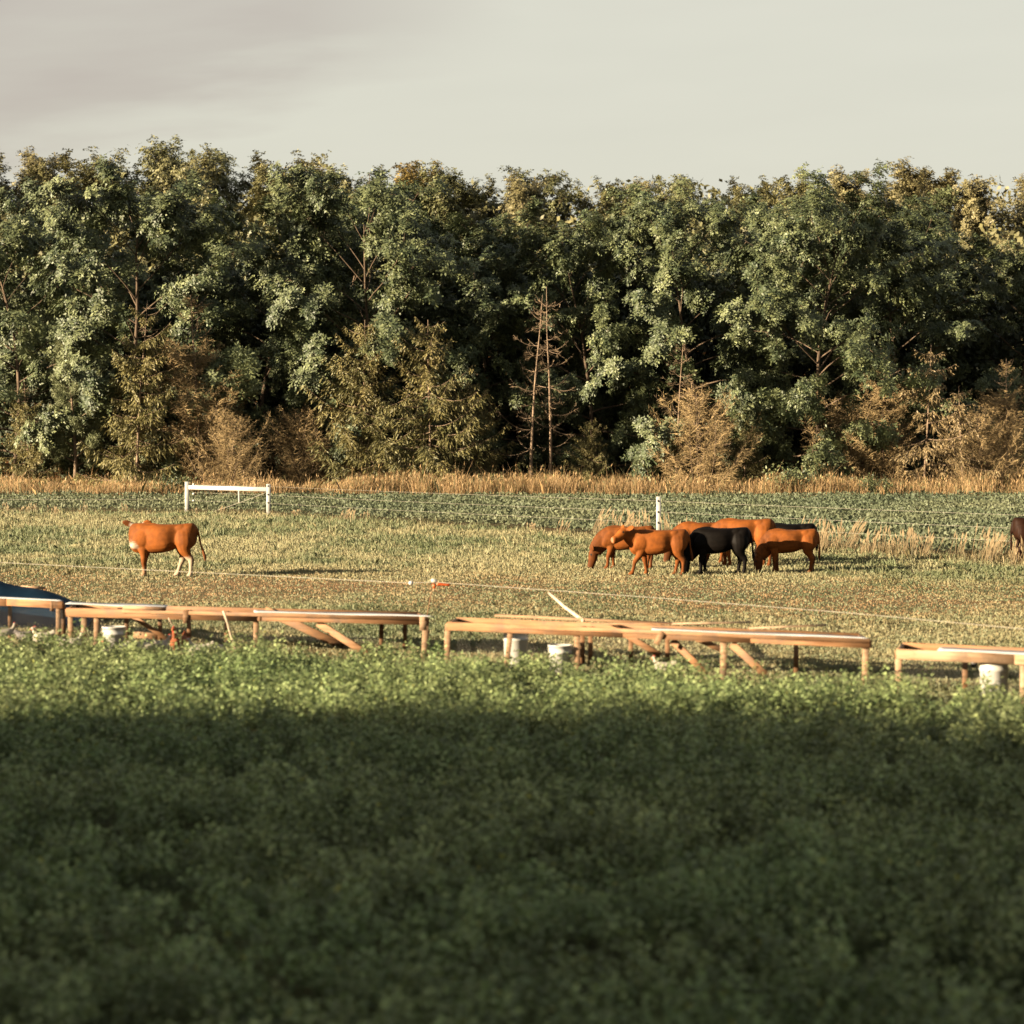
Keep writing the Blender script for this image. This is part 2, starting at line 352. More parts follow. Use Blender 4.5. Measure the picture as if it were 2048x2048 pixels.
def build_straw_weeds():
    """taller pale seed stalks standing along the rear fence line"""
    g = Geo(); P = []; lean = []
    for k in range(60):
        px = rng.uniform(1180, 2090) if k % 3 else rng.uniform(-20, 1300)
        x = (px - 1024) / F * 70
        for _ in range(4): x = (px - 1024) / F * float(fence_y(np.array(x))) 
        y = float(fence_y(np.array(x))) + rng.normal(0, 1.0) - .3
        x = (px - 1024) / F * y
        n = rng.integers(5, 15) if px > 1500 else rng.integers(5, 12); P.append((x, y, n, rng.uniform(.45, .95) if px > 1180 else rng.uniform(.3, .6)))
    for (x, y, n, H) in P:
        q = np.stack([x + rng.normal(0, .10, n), y + rng.normal(0, .15, n)], 1)
        col = np.array([.23, .17, .095])[None] * rng.uniform(.7, 1.25, n)[:, None]
        la = rng.normal(.15, .22); h = H * rng.uniform(.6, 1.05, n); w = rng.uniform(.010, .02, n)
        t = np.stack([q[:, 0] + h * (la + rng.normal(0, .1, n)), q[:, 1] + rng.normal(0, .08, n), h], 1); b = np.stack([q[:, 0], q[:, 1], 0 * h], 1)
        u = unit(t - b); L_ = np.linalg.norm(t - b, axis=1)
        g.leaves(b, u, unit(np.cross(u, np.array([0, 1., 0]))), L_, w * 1.2, col)
        g.leaves(b + (t - b) * .72, u, unit(np.cross(u, np.array([.2, 1., 0]))), L_ * .33, w * 2.6, col * 1.05)
    # low dead thatch along the line
    n = 9000; px = rng.uniform(-40, 2090, n); x = (px - 1024) / F * 72
    for _ in range(4): x = (px - 1024) / F * fence_y(x)
    y = fence_y(x) + rng.normal(0, .9, n) - .6; x = (px - 1024) / F * y
    dens = np.clip((px - 1200) / 600, .12, .8) * (fnoise(x, y, 1.2, 8) > .48); k = rng.random(n) < dens
    q = np.stack([x, y], 1)[k]; n = len(q)
    col = mixc((.19, .14, .07), (.07, .065, .03), rng.random(n)) * rng.uniform(.6, 1.3, n)[:, None]
    blades(g, q, rng.uniform(.12, .38, n), rng.uniform(.012, .028, n), 1.0, col)
    o = g.build('straw_weeds', M_grass); tag(o, 'pale dry weed stalks along the wire fence', 'weeds', kind='stuff')
build_straw_weeds()

def build_far_crop():
    g = Geo(); n = 230000
    y = rng.uniform(62, 133, n); x = rng.uniform(-1, 1, n) * (.218 * y + 2)
    k = (y > fence_y(x) + .5 + rng.random(n)) & (rng.random(n) < (75 / y) ** 1.0); x, y = x[k], y[k]; n = len(x)
    h = .16 + .30 * fnoise(x, y * .5, 1.4, 11)
    z = h * rng.uniform(.25, 1, n) ** .6
    u = unit(np.stack([rng.normal(size=n), rng.normal(size=n), rng.uniform(.1, 1.6, n)], 1)); wv = perp(u)
    tint = fnoise(x, y * .5, 6, 12)
    col = mixc((.060, .074, .042), (.096, .104, .058), np.clip(tint * 2 - .5, 0, 1)) * rng.uniform(.6, 1.35, n)[:, None]
    g.leaves(np.stack([x, y, z], 1), u, wv, rng.uniform(.10, .17, n), rng.uniform(.06, .10, n), col)
    o = g.build('far_clover_strip', M_crop); tag(o, 'dark green clover strip growing beyond the wire fence', 'crop', kind='stuff')
build_far_crop()

def build_tall_grass():
    g = Geo(); n = 120000
    y = rng.uniform(126.5, 137, n); x = rng.uniform(-1, 1, n) * (.215 * y + 2)
    clump = fnoise(x, y * .6, 2.4, 21); k = rng.random(n) < np.clip(clump * 3.0 - .9, .04, .8) * np.where(x > 19, .5, 1); x, y, clump = x[k], y[k], clump[k]; n = len(x)
    h = (.45 + 1.5 * clump) * rng.uniform(.25, 1.0, n) ** .8 * np.where(rng.random(n) < .06, 1.5, 1) * (.5 + .9 * vnoise(x, y, 5.0, 23))
    col = mixc((.20, .122, .052), (.31, .208, .10), rng.random(n)) * rng.uniform(.6, 1.25, n)[:, None]
    gr = rng.random(n) < .12; col[gr] = np.array([.09, .095, .035])
    q = np.stack([x, y], 1); z = hill(y)
    blades(g, q, h, rng.uniform(.010, .022, n), .75, col, z)
    s = rng.random(n) < .35; ns = s.sum()
    b = np.stack([x[s] + rng.normal(.03, .08, ns), y[s], z[s] + h[s] * .8], 1); u = unit(np.stack([rng.normal(.15, .2, ns), rng.normal(0, .2, ns), np.ones(ns)], 1))
    g.leaves(b, u, perp(u), rng.uniform(.14, .26, ns), rng.uniform(.025, .045, ns), col[s] * 1.1)
    o = g.build('tall_dry_grass', M_grass); tag(o, 'tall tan dry grass along the foot of the trees', 'grass', kind='stuff')
build_tall_grass()

def build_near_crop():
    g = Geo(); sp = .175
    pts = []
    for y in np.arange(8.6, 37, sp * .8):
        x = np.arange(-(.212 * y + 1.4), .212 * y + 1.4, sp); pts.append(np.stack([x + rng.uniform(-.08, .08, len(x)), y + rng.uniform(-.07, .07, len(x))], 1))
    p = np.concatenate(pts); p = p[p[:, 1] < crop_edge(p[:, 0]) + rng.uniform(-.25, .15, len(p))]
    tt = np.clip((fnoise(p[:, 0], p[:, 1] * .85, .55, 31) - .27) / .42, 0, 1); hh = np.clip(.14 + .34 * tt * tt * (3 - 2 * tt) + rng.normal(0, .085, len(p)), .07, .68)
    vig = fnoise(p[:, 0], p[:, 1] * .8, .8, 33)
    keep = rng.random(len(p)) < np.clip((vig - .22) * 6, .05, .86); p, hh, vig = p[keep], hh[keep], vig[keep]
    m = 46; n = len(p) * m
    P = np.repeat(p, m, 0); H = np.repeat(hh, m); V = np.repeat(vig, m)
    r = np.sqrt(rng.random(n)) * .095; a = rng.uniform(0, 2 * np.pi, n)
    top = 1 - (r / .095) ** 2 * .5
    z = H * top * rng.uniform(.3, 1.04, n) ** .28
    c = np.stack([P[:, 0] + np.cos(a) * r, P[:, 1] + np.sin(a) * r, z], 1)
    u = unit(np.stack([np.cos(a) * .8 + rng.normal(0, .5, n), np.sin(a) * .8 + rng.normal(0, .5, n), rng.uniform(-.5, .8, n)], 1)); nn = unit(np.stack([np.cos(a) * r * 5 + rng.normal(0, .45, n), np.sin(a) * r * 5 + rng.normal(0, .45, n), rng.uniform(.45, 1.1, n)], 1))
    w = unit(np.cross(u, nn))
    tint = fnoise(P[:, 0], P[:, 1], 2.2, 35)
    col = mixc((.104, .142, .054), (.162, .186, .078), np.clip(tint * 1.8 - .45 + rng.normal(0, .25, n), 0, 1)) * rng.uniform(.7, 1.3, n)[:, None] * np.repeat(rng.uniform(.5, 1.5, len(p)), m)[:, None]
    yl = rng.random(n) < .006; col[yl] = np.array([.22, .22, .05])
    g.leaves(c, u, w, rng.uniform(.034, .060, n), rng.uniform(.024, .042, n), col)
    # stems
    k = rng.random(n) < .12; b = np.stack([P[k, 0], P[k, 1], z[k] * .1], 1); t = c[k]; u = unit(t - b)
    g.leaves(b, u, perp(u), np.linalg.norm(t - b, axis=1) * 1.02, np.full(k.sum(), .006), np.repeat([[.10, .12, .05]], k.sum(), 0))
    o = g.build('near_crop', M_crop); tag(o, 'dense leafy green crop filling the foreground, mostly in shade', 'crop', kind='stuff')
build_near_crop()

# ------------------------------------------------------------------ trees
def curve(p0, d0, L_, n, sag=0.0, wob=.08):
    d = np.array(d0, float); d /= np.linalg.norm(d); p = np.array(p0, float); out = [p.copy()]
    for i in range(n):
        d = d + rng.normal(0, wob, 3) + np.array([0, 0, -sag / n]); d /= np.linalg.norm(d)
        p = p + d * L_ / n; out.append(p.copy())
    return np.array(out)
def broadleaf(H, RX, low=.14, limbs=26, sub=8, clump=.62, nleaf=13, nlet=7, lr=.48, lw=.115, ll=.25, cols=((.052, .080, .034), (.085, .115, .048)), droop=.35, spread=.3, up=.0, top_round=.62):
    """a tree as trunk geometry and crown geometry around the origin"""
    tg, cg = Geo(), Geo()
    tr = curve((0, 0, -.3), (rng.normal(0, .04), rng.normal(0, .04), 1), H * .93 + .3, 9, 0, .045)
    tr_r = np.linspace(H * .0115, .03, len(tr)); tr_r[0] *= 1.35; tg.tube(tr, tr_r, 8)
    cc, cd, cu, cb = [], [], [], []
    for i in range(limbs):
        t = low + (.97 - low) * ((i + rng.uniform(-.3, .3)) / (limbs - 1)); t = min(max(t, low), .97)
        k = t * (len(tr) - 1); k0 = int(min(k, len(tr) - 2)); p0 = tr[k0] + (tr[k0 + 1] - tr[k0]) * (k - k0)
        prof = math.sqrt(max(0.03, 1 - ((t - .48) / .56) ** 2)) ** top_round
        Ln = RX * prof * rng.uniform(.72, 1.12); a = i * 2.399 + rng.uniform(-.4, .4)
        elev = R(8 + 62 * max(0, (t - .2)) ** 1.1) + up
        dd = (math.cos(a) * math.cos(elev), math.sin(a) * math.cos(elev), math.sin(elev) + .15)
        lb = curve(p0, dd, Ln, 6, droop * (1.1 - t), .09); r0 = max(.03, tr_r[k0] * .45)
        tg.tube(lb, np.linspace(r0, .015, 7), 5, cap=False)
        for j in range(sub):
            s = .36 + .64 * (j + rng.random()) / sub; kk = s * 6; q0 = int(min(kk, 5)); q = lb[q0] + (lb[q0 + 1] - lb[q0]) * (kk - q0)
            ld = lb[q0 + 1] - lb[q0]; ld /= np.linalg.norm(ld)
            dv = ld * .8 + rng.normal(0, .75, 3); dv[2] += .12 + up; sl = Ln * spread * rng.uniform(.6, 1.15) + .3
            sb = curve(q, dv, sl, 3, .3, .12); tg.tube(sb, np.linspace(.022, .006, 4), 3, cap=False)
            nc = max(2, int(sl / clump) + 1)
            for e in np.linspace(.35, 1, nc):
                kk = e * 3; q1 = int(min(kk, 2)); c = sb[q1] + (sb[q1 + 1] - sb[q1]) * (kk - q1)
                cc.append(c); cb.append(lb[4]); dd2 = sb[-1] - sb[0]; cd.append(dd2 / np.linalg.norm(dd2)); cu.append(rng.random())
    cc, cd, cu, cb = np.array(cc), np.array(cd), np.array(cu), np.array(cb)
    n = len(cc) * nleaf; c = np.repeat(cc, nleaf, 0); dv = np.repeat(cd, nleaf, 0); tv = np.repeat(cu, nleaf)
    ra = unit(dv * .55 + unit(rng.normal(size=(n, 3))) * .95 + np.array([0, 0, -.12 + up]))
    c = c + rng.normal(0, .16, (n, 3)); ln = lr * rng.uniform(.7, 1.25, n)
    sv = unit(np.cross(ra, np.array([0, 0, 1.]) + rng.normal(0, .35, (n, 3))))
    lc = mixc(cols[0], cols[1], np.clip(tv * .7 + rng.random(n) * .5 - .1, 0, 1) ** 1.35) * rng.uniform(.75, 1.25, n)[:, None]
    ctr = np.array([0, 0, H * .45]); outw = unit(unit(c - ctr) * .55 + unit(c - np.repeat(cb, nleaf, 0)) * .8)
    nrm = unit(outw * .95 + np.array([0, 0, .25]) + np.array([-.62, -.42, .12]) * .45 + rng.normal(0, .30, (n, 3)))
    ra = unit(ra - nrm * np.sum(ra * nrm, 1)[:, None] * .8); sv = unit(np.cross(ra, nrm))
    for k in range(nlet):
        f = (k + .6) / nlet; sg = 1 if k % 2 else -1
        pos = c + ra * (ln * f)[:, None] + np.array([0, 0, -1.]) * (ln * f * f * .3)[:, None]
        u = unit(ra * (.4 + .8 * (k == nlet - 1)) + sv * sg * (.9 if k < nlet - 1 else .1) + np.array([0, 0, -.25]) + rng.normal(0, .2, (n, 3)))
        w = unit(np.cross(u, nrm + rng.normal(0, .28, (n, 3))))
        cg.leaves(pos, u, w, ll * rng.uniform(.75, 1.2, n) * (1 - .25 * abs(f - .5)), lw * rng.uniform(.8, 1.2, n), lc * rng.uniform(.85, 1.15, n)[:, None])
    return tg, cg
def conifer(H, RX, dead=0.0, cols=((.10, .095, .030), (.17, .14, .05)), low=.06, sweep=.25, whorl=.34, dens=1.3, bare_top=.0, one_side=0.0):
    tg, cg = Geo(), Geo()
    tr = curve((0, 0, -.2), (0, 0, 1), H + .2, 10, 0, .02); tr_r = np.linspace(H * .007 + .02, .012, len(tr)); tg.tube(tr, tr_r, 7)
    base, dirs, lens, cs = [], [], [], []
    nz_ = int(H * (1 - low) / whorl)
    for i in range(nz_):
        t = low + (1 - low) * (i + rng.uniform(-.3, .3)) / nz_; t = max(low, min(t, .985))
        k = t * 10; k0 = int(min(k, 9)); p0 = tr[k0] + (tr[k0 + 1] - tr[k0]) * (k - k0)
        for j in range(5):
            a = i * 1.1 + j * 1.2566 + rng.uniform(-.35, .35); Ln = (RX * (1 - t) ** .6 + .25) * rng.uniform(.35, 1.2); missing = rng.random() < .16
            if missing: continue
            if one_side and math.cos(a) * one_side < -.2: Ln *= .55
            s = np.linspace(0, 1, 7); sw = sweep * rng.uniform(.5, 1.5)
            z = Ln * ((-.18 - .25 * (1 - t) + sw * .3 + rng.normal(0, .16)) * s + (.18 + sw * .9) * s ** 2.2)
            rad_ = Ln * s; a2 = a + .25 * rng.normal() * s
            br = p0 + np.stack([np.cos(a2) * rad_, np.sin(a2) * rad_, z], 1)
            tg.tube(br, np.linspace(.012 + .006 * Ln, .005, 7), 4, cap=False)
            if t > 1 - bare_top and rng.random() < .8: continue
            nt_ = int(Ln / .05 * dens) + 2; e = np.clip(rng.uniform(.12, 1, nt_), 0, .999); kk = e * 6; q0 = kk.astype(int)
            q = br[q0] + (br[q0 + 1] - br[q0]) * (kk - q0)[:, None]; bd = unit(br[q0 + 1] - br[q0])
            side = unit(np.cross(bd, [0, 0, 1.])) * np.where(rng.random(nt_) < .5, 1, -1)[:, None]
            hang = .9 if dead < .5 else .15
            dv = unit(bd * .55 + side * rng.uniform(.2, 1, nt_)[:, None] + np.array([0, 0, -1.]) * (hang * rng.uniform(.4, 1.5, nt_))[:, None] + rng.normal(0, .18, (nt_, 3)))
            base.append(q); dirs.append(dv); lens.append((.22 + .16 * Ln) * rng.uniform(.6, 1.3, nt_) * (1.1 - .45 * e)); cs.append(np.full(nt_, rng.random()))
    q = np.concatenate(base); dv = np.concatenate(dirs); ln = np.concatenate(lens); cv = np.concatenate(cs); n = len(q)
    col = mixc(cols[0], cols[1], np.clip(cv * .8 + rng.random(n) * .4 - .1, 0, 1)) * rng.uniform(.75, 1.25, n)[:, None]
    if dead >= .5:
        cg.leaves(q, dv, perp(dv), ln * 1.25, np.full(n, .024), col)
        for s in (.3, .5, .7, .85):
            u = unit(dv * .7 + unit(rng.normal(size=(n, 3))) * .75); cg.leaves(q + dv * (ln * s)[:, None], u, perp(u), ln * rng.uniform(.4, .8, n), np.full(n, .017), col * rng.uniform(.8, 1.2, n)[:, None])
    else:
        for s in (0, .22, .45, .68):
            u = unit(dv + unit(rng.normal(size=(n, 3))) * .35 + np.array([0, 0, -.25 * s])); pos = q + dv * (ln * s)[:, None] + np.array([0, 0, -.10])[None] * s
            cg.leaves(pos, u, perp(u), ln * .45, np.full(n, .065) * rng.uniform(.7, 1.3, n), col * rng.uniform(.8, 1.2, n)[:, None])
    return tg, cg
def pine(H, RX):
    tg, cg = Geo(), Geo()
    tr = curve((0, 0, -.2), (0, 0, 1), H, 8, 0, .03); tg.tube(tr, np.linspace(.13, .03, 9), 7)
    T = []
    for i in range(26):
        t = .22 + .76 * i / 25; k = t * 8; k0 = int(min(k, 7)); p0 = tr[k0] + (tr[k0 + 1] - tr[k0]) * (k - k0); a = i * 2.4 + rng.uniform(-.3, .3)
        Ln = RX * (1.12 - t) ** .6 * rng.uniform(.6, 1.1); br = curve(p0, (math.cos(a), math.sin(a), .45), Ln, 4, -.25, .08); tg.tube(br, np.linspace(.04, .012, 5), 4, cap=False)
        for s in (.5, .7, .85, 1.0):
            for _ in range(3): 
                kk = s * 4; q0 = int(min(kk, 3)); T.append(br[q0] + (br[q0 + 1] - br[q0]) * (kk - q0) + rng.normal(0, .16, 3))
    T = np.array(T); m = 110; n = len(T) * m; c = np.repeat(T, m, 0) + rng.normal(0, .09, (n, 3)); u = unit(rng.normal(size=(n, 3)) + np.array([0, 0, .55]))
    col = mixc((0.0972, 0.1116, 0.0504), (0.1332, 0.1404, 0.0684), np.repeat(rng.random(len(T)), m)) * rng.uniform(.75, 1.2, n)[:, None]
    cg.leaves(c, u, perp(u), rng.uniform(.14, .26, n), np.full(n, .03), col); return tg, cg
def shrub(H, RX, cols):
    tg, cg = Geo(), Geo(); T = []
    for i in range(16):
        a = i * 2.4; st = curve((rng.normal(0, .15), rng.normal(0, .15), -.05), (math.cos(a) * .6, math.sin(a) * .6, rng.uniform(.6, 1.4)), H * rng.uniform(.6, 1.05), 4, .25, .1)
        tg.tube(st, np.linspace(.02, .006, 5), 4, cap=False); T += [st[k] + rng.normal(0, .12, 3) * RX for k in (1, 2, 2, 3, 3, 4, 4)]
    T = np.array(T); m = 34; n = len(T) * m; c = np.repeat(T, m, 0) + rng.normal(0, .16, (n, 3)); u = unit(rng.normal(size=(n, 3)) + [0, 0, -.1])
    c[:, 2] = np.maximum(c[:, 2], .02)
    col = mixc(cols[0], cols[1], np.repeat(rng.random(len(T)), m)) * rng.uniform(.7, 1.3, n)[:, None]
    cg.leaves(c, u, perp(u), rng.uniform(.1, .2, n), rng.uniform(.05, .09, n), col); return tg, cg

PROTO = {}; TOPZ = {}
def proto(key, fn, leafmat, barkmat):
    tg, cg = fn(); t = tg.build('trunk', barkmat, smooth=True); c = cg.build('crown', leafmat)
    PROTO[key] = (t.data, c.data); v = np.empty(len(c.data.vertices) * 3, np.float32); c.data.vertices.foreach_get('co', v); TOPZ[key] = float(np.quantile(v[2::3], .9995))
    for o in (t, c): bpy.data.objects.remove(o)
def plant_tree(key, name, px, D, rz, scale, label, cat, group, sz=None, dy=0):
    x = (px - 1024) / F * D
    if scale > 20: sz = (CAMH + (HOR - scale) / F * D - float(hill(D))) / TOPZ[key]; scale = sz * rng.uniform(.96, 1.08)
    root = empty(name, (x, D, float(hill(D)) + dy), label, cat, group, rz); root.scale = (scale, scale, sz or scale)
    for nm, me in zip(('trunk', 'crown'), PROTO[key]):
        o = bpy.data.objects.new(nm, me); C.objects.link(o); o.parent = root
    return root

GW = ((.028, .040, .019), (.106, .118, .050))
for k in range(5):
    proto('walnut%d' % k, lambda: broadleaf(17.5, 7.2, low=.07 + .03 * (k % 3), limbs=29, sub=8, clump=.5, spread=.22, nleaf=14, cols=GW, droop=.5), M_leaf, M_bark)
proto('weep', lambda: broadleaf(17.8, 7.8, low=.05, limbs=38, sub=8, clump=.5, spread=.22, nleaf=14, cols=GW, droop=.75), M_leaf, M_bark)
OL = ((.085, .082, .032), (.115, .102, .042)); YE = ((.125, .09, .026), (.15, .11, .034)); GD = ((.075, .078, .032), (.10, .096, .04)); TN = ((.11, .097, .042), (.135, .115, .056))
for k, cl in enumerate((OL, GD, YE, TN)):
    proto('hill%d' % k, lambda: broadleaf(13, 5.2, low=.2, limbs=28, sub=8, clump=.7, nleaf=12, nlet=4, lr=.34, lw=.16, ll=.24, cols=cl, droop=.1, up=.18 if k != 3 else .5, spread=.28), M_leaf, M_bark)
SP = ((.085, .078, .027), (.14, .118, .044)); SPX = ((0.0756, 0.072, 0.023), (0.126, 0.1044, 0.036)); SB = ((0.108, 0.0792, 0.036), (0.1584, 0.1152, 0.0576)); DD = ((.135, .094, .044), (.25, .180, .088))
proto('spruce_green', lambda: conifer(10, 3.1, 0, SP, bare_top=.18), M_needle, M_bark_pale)
proto('spruce_olive', lambda: conifer(9.6, 3.7, 0, ((.072, .070, .025), (.125, .102, .037)), sweep=.35, dens=1.15), M_needle, M_bark_pale)
proto('spruce_dead', lambda: conifer(10.5, 3.1, 1, DD, sweep=.5, bare_top=.25), M_twig, M_bark_pale)
proto('spruce_dead_low', lambda: conifer(5.6, 3.3, 1, DD, sweep=.8, dens=1.25), M_twig, M_bark_pale)
proto('spruce_bare', lambda: conifer(9.8, 1.7, 1, ((0.0936, 0.0634, 0.036), (0.144, 0.1008, 0.0612)), sweep=.4, dens=.16, whorl=.7, low=.25), M_twig, M_bark_pale)
proto('spruce_tan', lambda: conifer(7.6, 2.9, 0, SB, sweep=.15, dens=.75, whorl=.6), M_needle, M_bark_pale)
proto('pine', lambda: pine(8.5, 3.0), M_needle, M_bark_pale)
proto('shrub', lambda: shrub(1.5, 1.0, GW), M_leaf, M_bark)

GF = 'broad leaved trees in the front of the wood'
plant_tree('walnut0', 'broadleaf_tree', 30, 140.5, 2.0, 392, 'dark green tree cut by the left edge of the photo', 'tree', GF)
plant_tree('walnut1', 'broadleaf_tree', 270, 138.0, 0.3, 336, 'tall green tree with forked pale limbs above the left spruce', 'tree', GF)
plant_tree('walnut2', 'broadleaf_tree', 510, 141.5, 4.0, 352, 'green tree between the dead brown spruce and the central green tree, above a dark hollow', 'tree', GF)
plant_tree('walnut3', 'broadleaf_tree', 755, 139.0, 1.1, 342, 'green tree with hanging sprays above the two olive spruces', 'tree', GF)
plant_tree('walnut4', 'broadleaf_tree', 985, 143.0, 5.1, 418, 'lower shaded tree behind the twin bare trunks', 'tree', GF)
plant_tree('walnut0', 'broadleaf_tree', 1195, 140.0, 3.3, 408, 'green tree just right of the twin bare trunks', 'tree', GF)
plant_tree('walnut2', 'broadleaf_tree', 1410, 138.5, 0.9, 362, 'bright green tree above the low dead brown spruce', 'tree', GF)
plant_tree('weep', 'broadleaf_tree', 1640, 137.0, 2.2, 332, 'largest tree, on the right, with bright foliage hanging to the ground', 'tree', GF)
plant_tree('walnut1', 'broadleaf_tree', 1810, 141.0, 5.6, 425, 'green tree filling the right shoulder of the largest tree', 'tree', GF)
plant_tree('walnut3', 'broadleaf_tree', 2010, 145.0, 2.7, 452, 'dark shaded tree at the right edge of the photo', 'tree', GF)
GR = 'trees deeper in the wood, seen between the front crowns'
for px, D, k, rz, top, lb in ((150, 148, 3, 1.0, 385, 'shaded tree deeper in the wood between the left edge tree and the forked one'), (390, 149, 0, 2.2, 372, 'shaded tree deeper in the wood behind the tall dead brown spruce'),
        (630, 148, 4, 3.0, 368, 'shaded tree deeper in the wood left of the central green tree'), (870, 150, 1, 4.1, 400, 'shaded tree deeper in the wood behind the upswept olive spruce'),
        (1090, 149, 2, .5, 420, 'shaded tree deeper in the wood straight behind the twin bare trunks'), (1300, 148, 3, 5.2, 398, 'shaded tree deeper in the wood above the white fence post'),
        (1525, 149, 0, 1.4, 372, 'shaded tree deeper in the wood at the left flank of the largest tree'), (1735, 150, 4, 2.9, 380, 'shaded tree deeper in the wood behind the right flank of the largest tree'),
        (1915, 149, 2, .9, 440, 'shaded tree deeper in the wood beside the dark right edge tree')):
    plant_tree('walnut%d' % k, 'broadleaf_tree', px, D, rz, top, lb, 'tree', GR)
GC = 'spruces along the foot of the wood'
plant_tree('spruce_green', 'spruce_tree', 270, 133.0, .4, 615, 'half bare olive spruce with pale trunk at the left, nearest the white brace', 'spruce', GC)
plant_tree('spruce_dead', 'spruce_tree', 402, 134.5, 1.8, 590, 'tall dead brown spruce above the white brace fence', 'dead spruce', GC)
plant_tree('spruce_dead_low', 'spruce_tree', 460, 132.0, 5.4, 815, 'low dead brown spruce right behind the white brace rail', 'dead spruce', GC)
plant_tree('spruce_olive', 'spruce_tree', 720, 134.0, 2.9, 640, 'olive spruce left of the centre, bushier than its neighbour', 'spruce', GC)
plant_tree('spruce_olive', 'spruce_tree', 862, 133.0, .8, 640, 'olive spruce with upswept boughs just left of the twin bare trunks', 'spruce', GC)
plant_tree('spruce_bare', 'spruce_tree', 1062, 133.5, 2.4, 612, 'thin bare dead trunk, left one of the pair', 'dead spruce', GC)
plant_tree('spruce_bare', 'spruce_tree', 1100, 134.0, .2, 598, 'bare dead trunk with crooked top, right one of the pair', 'dead spruce', GC)
plant_tree('spruce_dead_low', 'spruce_tree', 1395, 132.5, 3.0, 760, 'low dead brown spruce under the bright green tree, behind the cattle', 'dead spruce', GC)
plant_tree('spruce_olive', 'spruce_tree', 1490, 134.5, 4.4, 820, 'small olive spruce beside the low dead brown one', 'spruce', GC)
plant_tree('spruce_dead', 'spruce_tree', 1765, 134.5, 4.1, 700, 'dead brown spruce right of the largest tree', 'dead spruce', GC)
plant_tree('spruce_tan', 'spruce_tree', 1850, 133.0, 2.2, 700, 'thin spruce with tan drooping boughs near the right edge', 'spruce', GC)
plant_tree('spruce_tan', 'spruce_tree', 1925, 132.0, 5.1, 780, 'short tan spruce with boughs hanging to the ground', 'spruce', GC)
plant_tree('spruce_dead', 'spruce_tree', 2015, 134.0, .9, 720, 'dead brown spruce at the right edge of the photo', 'dead spruce', GC)
plant_tree('spruce_dead_low', 'spruce_tree', 605, 135.5, 1.3, 800, 'low brown dead spruce in the dark hollow left of the olive spruces', 'dead spruce', GC)
plant_tree('spruce_olive', 'spruce_tree', 1180, 135.0, 2.3, 838, 'low olive spruce right of the twin bare trunks', 'spruce', GC)
plant_tree('spruce_bare', 'spruce_tree', 1352, 134.0, 1.3, 690, 'thin bare brown spruce rising over the low dead brown one', 'dead spruce', GC)
plant_tree('spruce_dead_low', 'spruce_tree', 1690, 135.0, 4.3, 775, 'low brown dead spruce against the right flank of the largest tree', 'dead spruce', GC)
plant_tree('spruce_green', 'spruce_tree', 60, 136.0, 4.0, 770, 'shaded olive spruce near the left edge', 'spruce', GC)
plant_tree('spruce_olive', 'spruce_tree', 945, 134.5, 5.2, 760, 'olive spruce squeezed between the upswept one and the twin bare trunks', 'spruce', GC)
plant_tree('spruce_dead_low', 'spruce_tree', 1965, 133.0, 2.0, 800, 'low brown dead spruce between the short tan one and the right edge', 'dead spruce', GC)
plant_tree('pine', 'pine_tree', 150, 135.5, .7, .95, 'pale green soft needled pine left of the half bare spruce', 'pine', None)
GS = 'shrubs at the edge of the tall grass'
plant_tree('shrub', 'shrub', 352, 128.0, .4, .85, 'leafy shrub behind the left post of the white brace', 'shrub', GS)
plant_tree('shrub', 'shrub', 1580, 128.5, 2.0, 1.15, 'leafy green shrub under the largest tree', 'shrub', GS)
plant_tree('shrub', 'shrub', 1745, 129.0, 3.7, .8, 'low shrub right of the largest tree, in the dry grass', 'shrub', GS)
plant_tree('shrub', 'shrub', 975, 130.5, 5.0, .8, 'low shrub at the foot of the twin bare trunks', 'shrub', GS)

# trees on the rise behind, seen over the front row: px, top row in the photo, D, kind, label
GH = 'trees on the rise behind the wood'
HT = [(-30, 300, 206, 0, 'olive tree on the skyline at the left edge'), (75, 300, 212, 3, 'pale feathery tree second from the left on the skyline'),
      (165, 296, 205, 0, 'olive skyline tree left of the tallest left crown'), (290, 286, 214, 1, 'tallest skyline tree on the left, rounded and green'),
      (375, 290, 206, 0, 'rounded olive skyline tree right of the tallest left crown'), (470, 292, 215, 1, 'dark green skyline tree with a knobbly double top'),
      (560, 302, 204, 0, 'olive skyline tree at the end of the high left group'), (640, 326, 212, 2, 'yellowing skyline tree in the dip left of centre'),
      (720, 330, 204, 0, 'olive skyline tree right of the yellowing one'), (800, 328, 213, 2, 'golden yellow tree above the central green tree'),
      (880, 336, 206, 1, 'dark green domed skyline tree above the centre'), (960, 352, 214, 0, 'low olive skyline tree right of the dark dome'),
      (1040, 350, 204, 3, 'feathery tan skyline tree above the twin bare trunks'), (1125, 338, 213, 1, 'spiky topped green skyline tree right of the feathery tan one'),
      (1215, 356, 205, 0, 'olive skyline tree in the middle dip'), (1300, 356, 214, 3, 'pale skyline tree left of the rounded right one'),
      (1400, 344, 205, 1, 'rounded green skyline tree behind the bright green tree'), (1500, 352, 214, 0, 'skyline tree behind the left shoulder of the largest tree'),
      (1600, 345, 207, 0, 'skyline tree peeping over the largest tree'), (1700, 335, 205, 3, 'tan skyline tree behind the top of the largest tree'),
      (1790, 320, 200, 3, 'tall feathery tan tree right of the largest tree'), (1880, 336, 208, 3, 'feathery olive tan skyline tree second from the right'),
      (1975, 350, 199, 3, 'thin tan skyline tree near the right edge'), (2060, 352, 206, 3, 'tan tree cut by the right edge on the skyline')]
for i, (px, py, D, k, lb) in enumerate(HT):
    plant_tree('hill%d' % k, 'broadleaf_tree', px, D, i * 1.7, py, lb, 'tree', GH)

